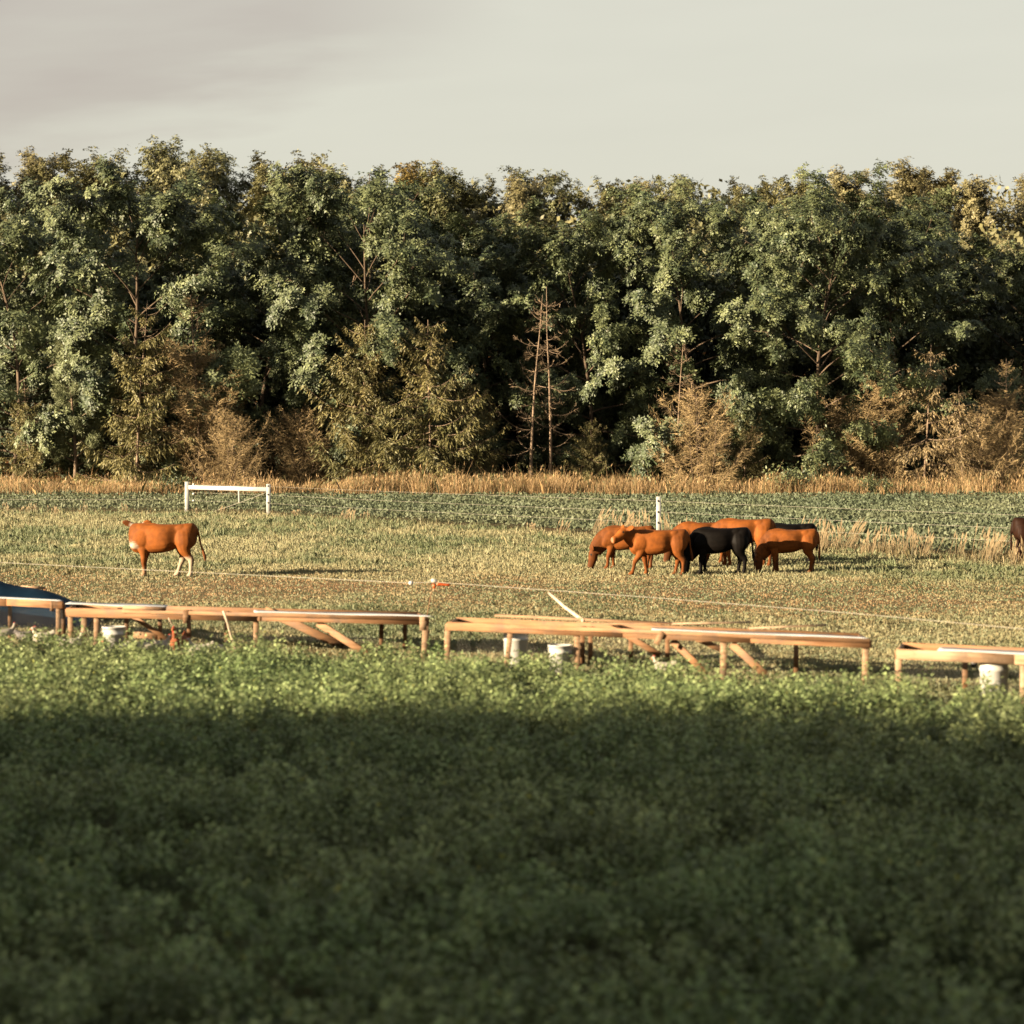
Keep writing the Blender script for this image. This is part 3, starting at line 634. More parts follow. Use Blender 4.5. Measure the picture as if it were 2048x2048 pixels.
def build_thicket():
    g = Geo(); n = 120000
    x = rng.uniform(-36, 36, n); y = rng.uniform(145, 162, n); den = fnoise(x, y * .3, 3.0, 41); zz = rng.random(n)
    top = 8.0 + 6.0 * fnoise(x, y, 5, 43); zr = top * zz; k = (den > .34) | (zr > 5.0); x, y, zr = x[k], y[k], zr[k]; n = len(x); z = hill(y) + zr
    u = unit(rng.normal(size=(n, 3)) + [0, 0, -.2])
    col = mixc((.022, .03, .014), (.038, .045, .022), rng.random(n)) * rng.uniform(.7, 1.2, n)[:, None]  # leaf colour lowered to paint the deep shade in the gaps
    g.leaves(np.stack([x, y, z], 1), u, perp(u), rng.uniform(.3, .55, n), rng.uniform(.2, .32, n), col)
    n = 90000; x = rng.uniform(-60, 60, n); y = rng.uniform(175, 240, n); z = hill(y) + rng.random(n) * (7.0 + 6.0 * fnoise(x, y, 9, 44)); u = unit(rng.normal(size=(n, 3)))
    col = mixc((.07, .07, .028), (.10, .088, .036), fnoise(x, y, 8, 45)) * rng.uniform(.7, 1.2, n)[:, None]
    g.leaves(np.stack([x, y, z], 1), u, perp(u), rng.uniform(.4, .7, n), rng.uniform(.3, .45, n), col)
    o = g.build('wood_undergrowth', M_leaf); tag(o, 'leafy undergrowth inside the wood, coloured dark for the shade behind the front trees', 'undergrowth', kind='stuff')
build_thicket()

def build_hedgerow():
    """the tall hedgerow along the lane, left of the view: its shade covers the near crop"""
    g = Geo(); n = 17000; x = rng.uniform(-84, -17, n); y = rng.normal(0, .7, n)
    def crest(x):
        full = 14.5 + 1.3 * (vnoise(x, x * 0, 7, 51) - .5) + 1.5 * (vnoise(x, x * 0, 1.6, 52) - .5)
        return np.minimum(full, (np.abs(x) + 9) / 2.25 / 1.76 + .8)
    z = crest(x) * rng.random(n) ** .85
    u = unit(rng.normal(size=(n, 3))); col = mixc((.05, .075, .03), (.08, .10, .04), rng.random(n))
    g.leaves(np.stack([x, y, z], 1), u, perp(u), rng.uniform(.6, 1.1, n), rng.uniform(.5, .85, n), col)
    for q in np.arange(-82, -18, 3.1): g.tube(curve((q, 0, -.2), (0, 0, 1), float(crest(np.array([q]))[0]) * .8, 5, 0, .04), np.linspace(.2, .05, 6), 6, col=(.1, .08, .05))
    o = g.build('lane_hedgerow', M_leaf); tag(o, 'tall dark hedgerow along the lane whose shade covers the near crop', 'hedgerow', kind='stuff')
build_hedgerow()

# ------------------------------------------------------------------ animals
def loft(g, secs, up=(0, 0, 1), k=16, power=2.3, tfix=None):
    """closed loft of super-elliptic sections: (x,y,z, half height, half width)"""
    P = np.array([s[:3] for s in secs], float); hh = np.array([s[3] for s in secs]); hw = np.array([s[4] for s in secs]); n = len(P)
    m = (n - 1) * 5 + 1; s0 = np.arange(n); s1 = np.linspace(0, n - 1, m)
    def cr(A):   # catmull-rom resample
        out = []
        for s in s1:
            i = int(min(s, n - 2)); t = s - i; p0, p1, p2, p3 = A[max(i - 1, 0)], A[i], A[i + 1], A[min(i + 2, n - 1)]
            out.append(.5 * (2 * p1 + (p2 - p0) * t + (2 * p0 - 5 * p1 + 4 * p2 - p3) * t * t + (3 * p1 - p0 - 3 * p2 + p3) * t ** 3))
        return np.array(out)
    P = cr(P); hh = np.maximum(cr(hh), .004); hw = np.maximum(cr(hw), .004)
    T = unit(np.gradient(P, axis=0)); up = np.asarray(up, float)
    if tfix is not None: T = np.repeat(np.array([tfix], float), len(P), 0)
    sd_ = unit(np.cross(T, up)); u2 = np.cross(sd_, T); a = np.arange(k) / k * 2 * np.pi
    ca = np.sign(np.cos(a)) * abs(np.cos(a)) ** (2 / power); sa = np.sign(np.sin(a)) * abs(np.sin(a)) ** (2 / power)
    v = P[:, None] + sd_[:, None] * (ca[None, :] * hw[:, None])[..., None] + u2[:, None] * (sa[None, :] * hh[:, None])[..., None]
    i = np.arange(m - 1)[:, None] * k; j = np.arange(k)[None]; j2 = (j + 1) % k
    f = np.stack([i + j, i + j2, i + k + j2, i + k + j], -1).reshape(-1, 4); b = g.n
    g.add(v.reshape(-1, 3), f)
    g.f.setdefault(k, []).append(np.array([b + np.arange(k)[::-1]])); g.f[k].append(np.array([b + (m - 1) * k + np.arange(k)]))
def fuse(g, voxel, smooth=3):
    """one continuous skin over the overlapping lofts"""
    ob = g.build('tmp', None)
    r = ob.modifiers.new('r', 'REMESH'); r.mode = 'VOXEL'; r.voxel_size = voxel
    if smooth: s = ob.modifiers.new('s', 'SMOOTH'); s.factor = .5; s.iterations = smooth
    dg = bpy.context.evaluated_depsgraph_get(); me = bpy.data.meshes.new_from_object(ob.evaluated_get(dg)); old = ob.data
    bpy.data.objects.remove(ob); bpy.data.meshes.remove(old); return me
def paint(me, fn, mat):
    n = len(me.vertices); v = np.empty(n * 3, np.float32); me.vertices.foreach_get('co', v); v = v.reshape(-1, 3)
    c = fn(v); c = np.concatenate([c, np.ones((n, 1))], 1).astype(np.float32)
    ca = me.color_attributes.new('Col', 'FLOAT_COLOR', 'POINT'); ca.data.foreach_set('color', c.ravel())
    me.polygons.foreach_set('use_smooth', np.ones(len(me.polygons), bool)); me.materials.clear(); me.materials.append(mat)

RED = np.array([.128, .036, .0046]); BLK = np.array([.0026, .0018, .0013])
def cow(name, px, D, heading, scale, label, cat, coat, head='graze', gait=(0, 0, 0, 0), white=False, tail=0.0, pale_muzzle=True, fat=1.0, shade=1.0):
    g = Geo(); q = fat
    loft(g, [(-.86, 0, .97, .10, .06), (-.83, 0, .97, .20, .13), (-.77, 0, .96, .265, .19), (-.64, 0, .95, .275, .235 * q), (-.40, 0, .93, .275, .21 * q), (-.14, 0, .885, .315, .30 * q),
             (.14, 0, .87, .335, .30 * q), (.38, 0, .875, .335, .255 * q), (.56, 0, .885, .31, .205), (.70, 0, .865, .26, .165), (.78, 0, .85, .15, .10)], k=20, power=2.8, tfix=(1, 0, 0))
    # withers, hook bones, shoulders, haunches
    loft(g, [(.10, 0, 1.12, .09, .06), (.34, 0, 1.155, .085, .07), (.56, 0, 1.10, .10, .07)])
    for s in (-1, 1):
        loft(g, [(-.70, s * .06, 1.10, .05, .05), (-.52, s * .13, 1.10, .10, .07), (-.34, s * .14, 1.06, .08, .05), (-.24, s * .12, 1.03, .03, .03)])
        loft(g, [(.60, s * .11, .66, .12, .08), (.51, s * .205, .78, .19, .085), (.40, s * .19, .98, .16, .07), (.36, s * .11, 1.11, .07, .06)], up=(1, 0, 0))
    # neck and head
    if head == 'graze':
        nk = [(.40, 0, .92, .32, .19), (.64, 0, .83, .285, .165), (.82, 0, .66, .24, .14), (.93, 0, .49, .20, .125)]; poll = np.array([.94, 0, .55]); hd = unit(np.array([.30, 0, -.95]))
    elif head == 'low':
        nk = [(.40, 0, .92, .32, .19), (.62, 0, .80, .285, .165), (.77, .05, .60, .24, .14), (.87, .10, .45, .20, .125)]; poll = np.array([.90, .1, .46]); hd = unit(np.array([.18, .1, -.97]))
    elif head == 'up':
        nk = [(.40, 0, .94, .31, .18), (.62, .02, .98, .28, .155), (.77, .06, 1.05, .23, .135), (.86, .10, 1.12, .185, .12)]; poll = np.array([.88, .12, 1.18]); hd = unit(np.array([.80, .40, -.45]))
    else:   # turned away to the right
        nk = [(.40, 0, .92, .31, .18), (.62, -.05, .93, .30, .19), (.70, -.22, .98, .25, .17), (.72, -.42, 1.03, .19, .12)]; poll = np.array([.73, -.46, 1.10]); hd = unit(np.array([.02, -.86, -.40]))
    loft(g, nk)
    if head in ('turn', 'up'):   # brisket hanging below the neck
        loft(g, [(.42, 0, .68, .12, .11), (.60, 0, .70, .16, .10), (.72 if head == 'turn' else .70, -.02, .80, .13, .07)])
    hu = np.array([0, 0, 1.]) if head in ('up', 'turn') else np.array([1., 0, 0]); hs = unit(np.cross(hd, hu)); fu = np.cross(hs, hd)   # side, face-up
    Lh = .52; P = lambda t, o=0.0: poll + hd * Lh * t + fu * o
    loft(g, [(*P(-.12, .0), .08, .085), (*P(.02, .0), .125, .12), (*P(.25, -.01), .145, .13), (*P(.48, -.025), .135, .112), (*P(.72, -.035), .112, .095), (*P(.90, -.03), .105, .10), (*P(1.02, -.025), .07, .08)], up=tuple(fu))
    for s in (-1, 1):
        e0 = P(.0, .06) + hs * s * .09; ed = unit(hs * s * 1.0 - hd * .25 + np.array([0, 0, .08]))
        if head == 'turn': ed = unit(hs * s * 1.0 - hd * .15 + np.array([0, 0, .25]))
        loft(g, [(*(e0), .035, .04), (*(e0 + ed * .09), .022, .08), (*(e0 + ed * .20), .02, .085), (*(e0 + ed * .29), .015, .03)], up=tuple(unit(fu * .4 + hd * .3 + np.array([0.01, 0, 0]))))
    muz = P(.99); eyes = [P(.30, .05) + hs * s * .105 for s in (-1, 1)]
    # legs
    for s, gf, gh in ((1, gait[0], gait[2]), (-1, gait[1], gait[3])):
        y = s * .155
        loft(g, [(.46, y * .85, .84, .19, .11), (.43 + gf * .15, y, .64, .135, .10), (.42 + gf * .45, y, .49, .085, .072), (.43 + gf * .72, y, .36, .068, .062), (.42 + gf * .85, y, .22, .048, .045), (.42 + gf * .98, y, .10, .054, .05), (.45 + gf * 1.05, y, .03, .07, .06), (.46 + gf * 1.05, y, -.015, .07, .062)], up=(1, 0, 0), k=12, power=2)
        loft(g, [(-.58, y * .45, 1.13, .10, .05), (-.57, y * .75, 1.06, .19, .09), (-.57, y * .95, .95, .225, .125), (-.575 + gh * .15, y * 1.08, .80, .225, .135), (-.56 + gh * .35, y * 1.06, .64, .165, .105), (-.62 + gh * .5, y, .50, .098, .07), (-.675 + gh * .75, y, .40, .08, .06), (-.66 + gh * .9, y, .25, .052, .047), (-.64 + gh * 1.0, y, .10, .056, .052), (-.61 + gh * 1.05, y, .03, .072, .06), (-.60 + gh * 1.05, y, -.015, .072, .062)], up=(1, 0, 0), k=12, power=2)
    loft(g, [(-.72, 0, 1.16, .04, .05), (-.83, 0, 1.13, .036, .036), (-.885 - tail * .02, tail * .01, .99, .03, .03), (-.90 - tail * .07, tail * .03, .74, .026, .026), (-.895 - tail * .16, tail * .08, .56, .04, .038), (-.895 - tail * .2, tail * .1, .45, .042, .04), (-.89 - tail * .22, tail * .11, .36, .014, .014)], up=(0, 1, 0), k=10, power=2)
    me = fuse(g, .016, 6); me.name = name
    def col(v):
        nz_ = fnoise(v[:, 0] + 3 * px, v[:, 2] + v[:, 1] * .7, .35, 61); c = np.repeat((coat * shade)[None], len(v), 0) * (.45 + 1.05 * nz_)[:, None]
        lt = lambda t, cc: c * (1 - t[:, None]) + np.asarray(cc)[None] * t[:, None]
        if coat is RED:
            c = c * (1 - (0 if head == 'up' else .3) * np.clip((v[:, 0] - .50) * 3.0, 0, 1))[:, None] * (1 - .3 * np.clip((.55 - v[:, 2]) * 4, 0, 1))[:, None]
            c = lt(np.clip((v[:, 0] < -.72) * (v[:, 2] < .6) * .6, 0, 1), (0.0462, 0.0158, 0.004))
            if pale_muzzle: c = lt(np.clip(1 - np.linalg.norm(v - muz, axis=1) / .085, 0, 1) ** .6 * .85, (0.2376, 0.1518, 0.0924))
        for e in eyes: c = lt((np.linalg.norm(v - e, axis=1) < .03).astype(float), (.01, .008, .006))
        if white:
            b = (fnoise(v[:, 1] * 2 + v[:, 0], v[:, 2] * 2, .22, 63) - .5) * .22
            c = lt(np.clip(((v[:, 0] - .50 + b) * 9), 0, 1) * np.clip((.88 - v[:, 2] + b) * 9, 0, 1) * np.clip((v[:, 2] - .62 + b * .5) * 12, 0, 1), (0.2772, 0.231, 0.1782))
            c = lt(np.clip((.50 - v[:, 2] + b) * 9, 0, 1) * (v[:, 0] < -.1) * (v[:, 0] > -.8), (0.2508, 0.1914, 0.132))
            c = lt(np.clip((.26 - v[:, 2] + b) * 8, 0, 1) * (v[:, 0] > -.1) * .6, (0.2244, 0.1452, 0.0858))
            ew = P(.0, .06); c = lt(np.clip(1.6 - np.linalg.norm(v - (ew + hs * -.11), axis=1) / .075, 0, 1), (0.297, 0.2508, 0.198)); c = lt(np.clip(1.6 - np.linalg.norm(v - (ew + hs * .11), axis=1) / .075, 0, 1), (0.297, 0.2508, 0.198))
        c = lt((v[:, 2] < .035).astype(float), (.03, .022, .015))
        return c
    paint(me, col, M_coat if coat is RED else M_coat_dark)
    ob = bpy.data.objects.new(name, me); C.objects.link(ob); ob.scale = (scale * .94, scale, scale)
    ob.location = ((px - 1024) / F * D, D, 0); ob.rotation_euler = (0, 0, R(heading)); tag(ob, label, cat, 'cattle grazing in the pasture'); return ob

cow('cow', 324, 57.0, 175, 1.0, 'lone red cow with white chest and pale hind legs, head turned away', 'cow', RED, 'turn', (-.02, .05, -.10, .28), white=True, tail=.9)
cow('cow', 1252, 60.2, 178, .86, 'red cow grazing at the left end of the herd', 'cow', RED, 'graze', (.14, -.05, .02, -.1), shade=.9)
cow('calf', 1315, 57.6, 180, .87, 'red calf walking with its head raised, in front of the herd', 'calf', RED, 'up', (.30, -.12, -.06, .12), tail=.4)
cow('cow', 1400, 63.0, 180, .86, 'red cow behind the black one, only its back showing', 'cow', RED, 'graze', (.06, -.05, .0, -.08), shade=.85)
cow('cow', 1437, 57.9, 177, .90, 'black cow grazing in the middle of the herd', 'cow', BLK, 'low', (.08, -.06, -.05, .1), tail=.3)
cow('cow', 1484, 61.2, 168, .975, 'red cow with the highest rump, partly behind the black cow', 'cow', RED, 'graze', (-.12, .06, .05, -.08))
cow('calf', 1578, 58.8, 176, .84, 'red calf grazing at the right end, its lower half in shade', 'calf', RED, 'low', (.02, -.08, .02, -.06), pale_muzzle=False)
cow('cow', 1578, 63.0, 176, .83, 'black cow hidden behind the right calf, only its back showing', 'cow', BLK, 'graze')
cow('cow', 2087, 62.3, 4, .97, 'dark cow cut off by the right edge of the photo', 'cow', np.array([.013, .005, .0025]), 'graze')

def hen(px, py, D, heading, sc, label, tint, pose='sit', z=None):
    g = Geo()
    if pose == 'sit':
        loft(g, [(-.20, 0, .19, .02, .03), (-.13, 0, .15, .07, .08), (0, 0, .12, .105, .115), (.11, 0, .13, .10, .10), (.17, 0, .16, .06, .06)], k=12, power=2)
        loft(g, [(.10, 0, .17, .06, .055), (.16, 0, .23, .038, .036), (.18, 0, .28, .03, .028)], up=(1, 0, 0), k=10, power=2); hp = np.array([.19, 0, .295])
    else:
        loft(g, [(-.21, 0, .33, .03, .02), (-.14, 0, .26, .085, .07), (0, 0, .22, .115, .11), (.10, 0, .24, .10, .09), (.15, 0, .28, .055, .05)], k=12, power=2)
        loft(g, [(.08, 0, .27, .07, .06), (.13, 0, .36, .04, .038), (.15, 0, .43, .03, .028)], up=(1, 0, 0), k=10, power=2); hp = np.array([.16, 0, .445])
        for s in (-1, 1): loft(g, [(.01, s * .055, .16, .03, .03), (.01, s * .055, .08, .014, .014), (.02, s * .055, 0, .016, .016)], up=(1, 0, 0), k=8, power=2)
    loft(g, [(*(hp + [-.035, 0, 0]), .02, .02), (*hp, .036, .032), (*(hp + [.04, 0, -.008]), .018, .016)], k=10, power=2)
    loft(g, [(*(hp * 0 + [-.13, 0, .18 if pose == 'sit' else .28]), .05, .03), (*(hp * 0 + [-.24, 0, .24 if pose == 'sit' else .37]), .05, .015)], k=8, power=2)
    me = fuse(g, .011, 2); me.name = 'hen'
    def col(v):
        c = np.repeat(np.array(tint)[None], len(v), 0) * (.85 + .3 * fnoise(v[:, 0] * 3, v[:, 2] * 3 + v[:, 1], .2, 71))[:, None]
        r = np.clip(1.4 - np.linalg.norm(v - (hp + [.02, 0, -.02]), axis=1) / .03, 0, 1)[:, None]; return c * (1 - r) + np.array([.5, .06, .03]) * r
    paint(me, col, M_feather)
    x = (px - 1024) / F * D
    ob = bpy.data.objects.new('hen', me); C.objects.link(ob); ob.location = (x, D, 0 if z is None else z); ob.scale = (sc * .88,) * 3; ob.rotation_euler = (0, 0, R(heading)); tag(ob, label, 'hen', 'hens around the pens')
    cg = Geo()
    for i, dx in enumerate((-.015, .0, .015)): cg.tube([hp + [dx, 0, .02], hp + [dx - .004, 0, .05 - abs(dx) * .6]], [.010, .004], 6)
    cg.build('comb', M_comb, ob, world=False)
    bg_ = Geo(); bg_.tube([hp + [.038, 0, -.004], hp + [.075, 0, -.016]], [.012, .002], 6); bg_.build('beak', M_beak, ob, world=False)
    return ob
WHT = (.27, .245, .205)
hen(85, 0, 38.6, 178, .9, 'white hen with red face beside the left pen post', WHT)
hen(52, 0, 38.9, 10, .85, 'grey hen in the shade under the blue tarp', (.10, .09, .085))
hen(142, 0, 37.2, 20, 1.0, 'white hen between the two leftmost legs of the second pen', WHT)
hen(232, 0, 36.0, 200, 1.05, 'white hen in front of the left bucket', WHT)
hen(285, 0, 36.7, 175, .95, 'white hen right of the left bucket', WHT)
hen(318, 0, 36.9, 5, .95, 'white hen just left of the rust coloured hen', WHT)
hen(357, 0, 36.2, 250, 1.08, 'rust coloured hen standing upright with a pale head', (.14, .035, .008), 'stand')
hen(400, 0, 36.2, 185, 1.0, 'white hen right of the rust coloured hen', WHT)
hen(436, 0, 36.4, 10, .85, 'white hen nearest the leaning stick in the second pen', WHT)
hen(1328, 0, 33.6, 160, .85, 'white hen under the third pen', WHT)
hen(10, 0, 39.2, 30, .95, 'white hen at the left edge under the pen', WHT)

# ------------------------------------------------------------------ chicken pens
def ray_line(px, A, B):
    """point on the ground line A-B that the photo column px crosses"""
    k = (px - 1024) / F; d = B - A   # x = k*y
    t = (k * A[1] - A[0]) / (d[0] - k * d[1]); return A + d * t
def wcol(a=.85, b=1.15): return np.array([1, 1, 1]) * rng.uniform(a, b)
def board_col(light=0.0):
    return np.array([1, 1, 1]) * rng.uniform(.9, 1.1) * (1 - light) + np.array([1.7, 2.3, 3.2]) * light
def make_pen(label, La, Ra, ztop_l, ztop_r, fl, rl, depth=1.25, rail=.125, lath=True, rail_light=0.0, front_light=.55):
    """La/Ra: (px, D) of the front corners; fl / rl: photo columns of front and rear legs"""
    A = np.array([(La[0] - 1024) / F * La[1], La[1]]); B = np.array([(Ra[0] - 1024) / F * Ra[1], Ra[1]]); d = B - A; Ln = np.linalg.norm(d); d /= Ln; nrm = unit((A + B) / 2 * np.array([1.0, 1]))
    A2, B2 = A + nrm * depth, B + nrm * depth
    def zt(p): return ztop_l + (ztop_r - ztop_l) * float(np.clip(np.dot(p - A, d) / Ln, 0, 1))
    root = empty('chicken_pen', (A[0], A[1], 0), label, 'chicken pen', 'low wooden chicken pens in a row')
    p3 = lambda p, z: np.array([p[0], p[1], z])
    g = Geo(); cuts = [0] + sorted(rng.uniform(.25, .8, 2)) + [1]
    for c0, c1 in zip(cuts[:-1], cuts[1:]):
        qa, qb = A + d * (Ln * c0 + .004), A + d * (Ln * c1 - .004); j0, j1, hh_ = rng.normal(0, .004), rng.normal(0, .004), rail * rng.uniform(.9, 1.04)
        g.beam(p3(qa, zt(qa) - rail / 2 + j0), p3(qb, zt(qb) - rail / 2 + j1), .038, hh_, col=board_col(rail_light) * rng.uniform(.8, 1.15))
    g.build('front_rail', M_wood, root)
    if lath:
        g = Geo(); o = -nrm * .034; g.beam(p3(A + d * Ln * .16 + o, zt(A + d * Ln * .16) - .028), p3(B + o - d * .01, zt(B) - .028), .022, .055, col=board_col(.12)); g.build('lath', M_wood, root)
    g = Geo(); g.beam(p3(A2, zt(A) - .11), p3(B2, zt(B) - .11), .04, .09, col=board_col()); g.build('back_rail', M_wood, root)
    for P_, Q_, z in ((A, A2, zt(A)), (B, B2, zt(B))):
        g = Geo(); g.beam(p3(P_ + nrm * .022, z - .07), p3(Q_ - nrm * .022, z - .125), .04, .09, col=board_col(.1)); g.build('end_rail', M_wood, root)
    for px in fl:
        lean = 0; w = .075
        if isinstance(px, tuple): px, lean, w = px
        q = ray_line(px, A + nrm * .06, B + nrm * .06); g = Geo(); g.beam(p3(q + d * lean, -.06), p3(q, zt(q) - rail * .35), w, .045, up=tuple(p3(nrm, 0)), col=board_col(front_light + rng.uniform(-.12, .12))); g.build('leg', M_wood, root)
    for px in rl:
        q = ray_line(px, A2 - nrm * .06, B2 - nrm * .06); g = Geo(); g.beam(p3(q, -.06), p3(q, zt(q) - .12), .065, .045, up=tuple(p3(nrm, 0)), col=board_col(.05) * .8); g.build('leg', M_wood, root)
    return root, A, B, A2, B2, d, nrm, Ln, zt
def netting(root, A, B, z0, z1, nrm):
    g = Geo(); d = B - A; Ln = np.linalg.norm(d); d = d / Ln; h = z1 - z0
    for sgn in (1, -1):
        for s in np.arange(-h, Ln, .05):
            a0, a1 = (s, s + h) if sgn > 0 else (s + h, s); za, zb = z0, z1
            lo, hi = max(min(a0, a1), 0), min(max(a0, a1), Ln)
            if hi - lo < .02: continue
            def pt(a): t = (a - a0) / (a1 - a0); return np.array([A[0] + d[0] * a, A[1] + d[1] * a, za + (zb - za) * t])
            g.tube([pt(lo), pt(hi)], .0013, 3, cap=False)
    g.build('wire_netting', M_net, root)
def diag(root, a, b, w=.09, light=.2, name='brace'):
    g = Geo(); g.beam(a, b, .03, w, up=(0, 0, 1), col=board_col(light)); g.build(name, M_wood, root)
def sheet(root, corners, mat, name='roof_sheet', th=.006, wave=0.0):
    """thin roofing panel, corrugated along its length, from four top corners"""
    a, b, c, d = [np.array(p, float) for p in corners]; g = Geo(); nx, ny = 40, 2; V = []
    for zoff in (0, -th):
        for i in range(nx + 1):
            for j in range(ny + 1):
                s, t = i / nx, j / ny; p = (a * (1 - s) + b * s) * (1 - t) + (d * (1 - s) + c * s) * t
                V.append(p + [0, 0, zoff + wave * math.sin(i * 1.57) + .004 * math.sin(s * 9 + t * 2)])
    n0 = (nx + 1) * (ny + 1); Fc = []
    for i in range(nx):
        for j in range(ny):
            k = i * (ny + 1) + j; q = [k, k + ny + 1, k + ny + 2, k + 1]; Fc.append(q); Fc.append([n0 + e for e in q[::-1]])
    rim = [i * (ny + 1) for i in range(nx + 1)] + [nx * (ny + 1) + j for j in range(1, ny + 1)] + [i * (ny + 1) + ny for i in range(nx - 1, -1, -1)] + [j for j in range(ny - 1, 0, -1)]
    for k in range(len(rim)): e, f = rim[k], rim[(k + 1) % len(rim)]; Fc.append([f, e, n0 + e, n0 + f])
    g.add(V, Fc); return g.build(name, mat, root, smooth=False)

# left pen, cut by the frame
r, A, B, A2, B2, d, nr, Ln, zt = make_pen('leftmost wooden pen, cut by the left edge, under the blue tarp', (-330, 41.2), (126, 38.6), .66, .66, [117, (-30, 0, .07)], [20, 127], lath=False)
z = .665; p3 = lambda p, zz: np.array([p[0], p[1], zz])
sheet(r, [p3(A - nr * .04, z), p3(B - nr * .04, z), p3(B2, z - .055), p3(A2, z - .055)], M_tin)
netting(r, A, B, .05, .52, nr)
g = Geo(); o = -nr * .03; q = ray_line(104, A, B); g.beam(p3(q + o, .50), p3(q + o, .655), .06, .022, up=tuple(p3(nr, 0)), col=board_col(.3)); g.build('cleat', M_wood, r)
q = ray_line(-40, A, B); diag(r, p3(q - nr * .05, .32), p3(ray_line(32, A, B) - nr * .05, -.02), .08, .3)
# second pen
r, A, B, A2, B2, d, nr, Ln, zt = make_pen('long wooden pen left of the centre with a bright tin top and hens', (133, 37.3), (856, 35.6), .645, .635, [141, (168, 0, .08), 193, (512, 0, .075), (852, -.03, .085)], [253, 320, 378, 453, 763, 810], depth=1.9)
q1, q2 = ray_line(508, A, B), ray_line(862, A, B); z1, z2 = zt(q1) + .008, zt(q2) + .008
sheet(r, [p3(q1 - nr * .05, z1), p3(q2 - nr * .05 + d * .03, z2), p3(q2 + nr * 1.8 + d * .03, z2 - .10), p3(q1 + nr * 1.8, z1 - .10)], M_tin)
q1, q2 = ray_line(128, A, B), ray_line(330, A, B)
sheet(r, [p3(q1 + nr * .3, zt(q1) + .04), p3(q2 + nr * .3, zt(q2) + .02), p3(q2 + nr * 1.5, zt(q2) - .02), p3(q1 + nr * 1.5, zt(q1) - .01)], M_tin)
netting(r, A2, B2, .05, .55, nr)
g = Geo(); q = ray_line(372, A, B); g.beam(p3(q - nr * .05, .46), p3(q - nr * .05, .655), .085, .025, up=tuple(p3(nr, 0)), col=board_col(.25)); g.build('cleat', M_wood, r)
g = Geo(); q = ray_line(846, A, B); g.beam(p3(q - nr * .04, .44), p3(q - nr * .04, .642), .10, .03, up=tuple(p3(nr, 0)), col=board_col(.8)); g.build('cleat', M_wood, r)
g = Geo(); qa, qb = ray_line(248, A, B), ray_line(330, A, B); g.beam(p3(qa - nr * .02, .67), p3(qb - nr * .02, .665), .09, .05, col=board_col(.3)); g.build('end_block', M_wood, r)
diag(r, p3(ray_line(636, A, B) + nr * .1, .50), p3(ray_line(756, A, B) + nr * .1, -.02), .10, .12)
diag(r, p3(ray_line(238, A2, B2) - nr * .1, .55), p3(ray_line(345, A2, B2) - nr * .1, .02), .07, .0)
diag(r, p3(ray_line(530, A2, B2) - nr * .1, .55), p3(ray_line(690, A2, B2) - nr * .1, .02), .12, .0)
diag(r, p3(ray_line(255, A2, B2), .12), p3(ray_line(318, A2, B2), .10), .10, .3)
# third pen
r, A, B, A2, B2, d, nr, Ln, zt = make_pen('long wooden pen right of the centre with loose boards on top', (895, 34.4), (1741, 31.6), .655, .645, [(896, -.03, .075), (1022, -.09, .07), 1154, (1447, 0, .085), (1732, -.02, .075)], [1165, 1181, 1262, 1335, 1592], depth=1.7)
netting(r, A2, B2, .05, .55, nr)
diag(r, p3(ray_line(1464, A, B) + nr * .1, .50), p3(ray_line(1532, A, B) + nr * .1, .12), .10, .12)
diag(r, p3(ray_line(1345, A, B) + nr * .25, .50), p3(ray_line(1414, A, B) + nr * .25, .08), .09, .0)
diag(r, p3(ray_line(1362, A2, B2) - nr * .1, .52), p3(ray_line(1440, A2, B2) - nr * .1, .30), .08, .0)
diag(r, p3(ray_line(1225, A2, B2) - nr * .1, .55), p3(ray_line(1320, A2, B2) - nr * .1, .18), .08, .0)
g = Geo(); q = ray_line(1318, A, B); g.beam(p3(q - nr * .06 - d * .04, .47), p3(q - nr * .06 + d * .05, .63), .075, .022, up=tuple(p3(nr, 0)), col=board_col(.4)); g.build('cleat', M_wood, r)
q1, q2 = ray_line(1303, A, B), ray_line(1738, A, B); sheet(r, [p3(q1 - nr * .045, zt(q1) + .006), p3(q2 - nr * .045, zt(q2) + .006), p3(q2 + nr * 1.0, zt(q2) - .05), p3(q1 + nr * 1.0, zt(q1) - .05)], M_tin)
P3 = (A, B, nr, d, zt)
# fourth pen
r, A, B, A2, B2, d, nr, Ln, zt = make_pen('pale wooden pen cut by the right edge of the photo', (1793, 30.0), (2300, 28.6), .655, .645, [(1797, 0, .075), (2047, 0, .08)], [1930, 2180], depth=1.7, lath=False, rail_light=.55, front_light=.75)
q1, q2 = ray_line(1875, A, B), ray_line(2280, A, B); sheet(r, [p3(q1 - nr * .045, zt(q1) + .006), p3(q2 - nr * .045, zt(q2) + .006), p3(q2 + nr * 1.2, zt(q2) - .06), p3(q1 + nr * 1.2, zt(q1) - .06)], M_tin)
netting(r, A2, B2, .05, .55, nr)
q = ray_line(1948, A2, B2)
g = Geo(); g.tube([p3(q, .62), p3(q, .40)], .012, 6); g.tube([p3(q, .42), p3(q, .36), p3(q, .32)], [.03, .05, .03], 8); g.build('hanging_drinker', M_dark, r)

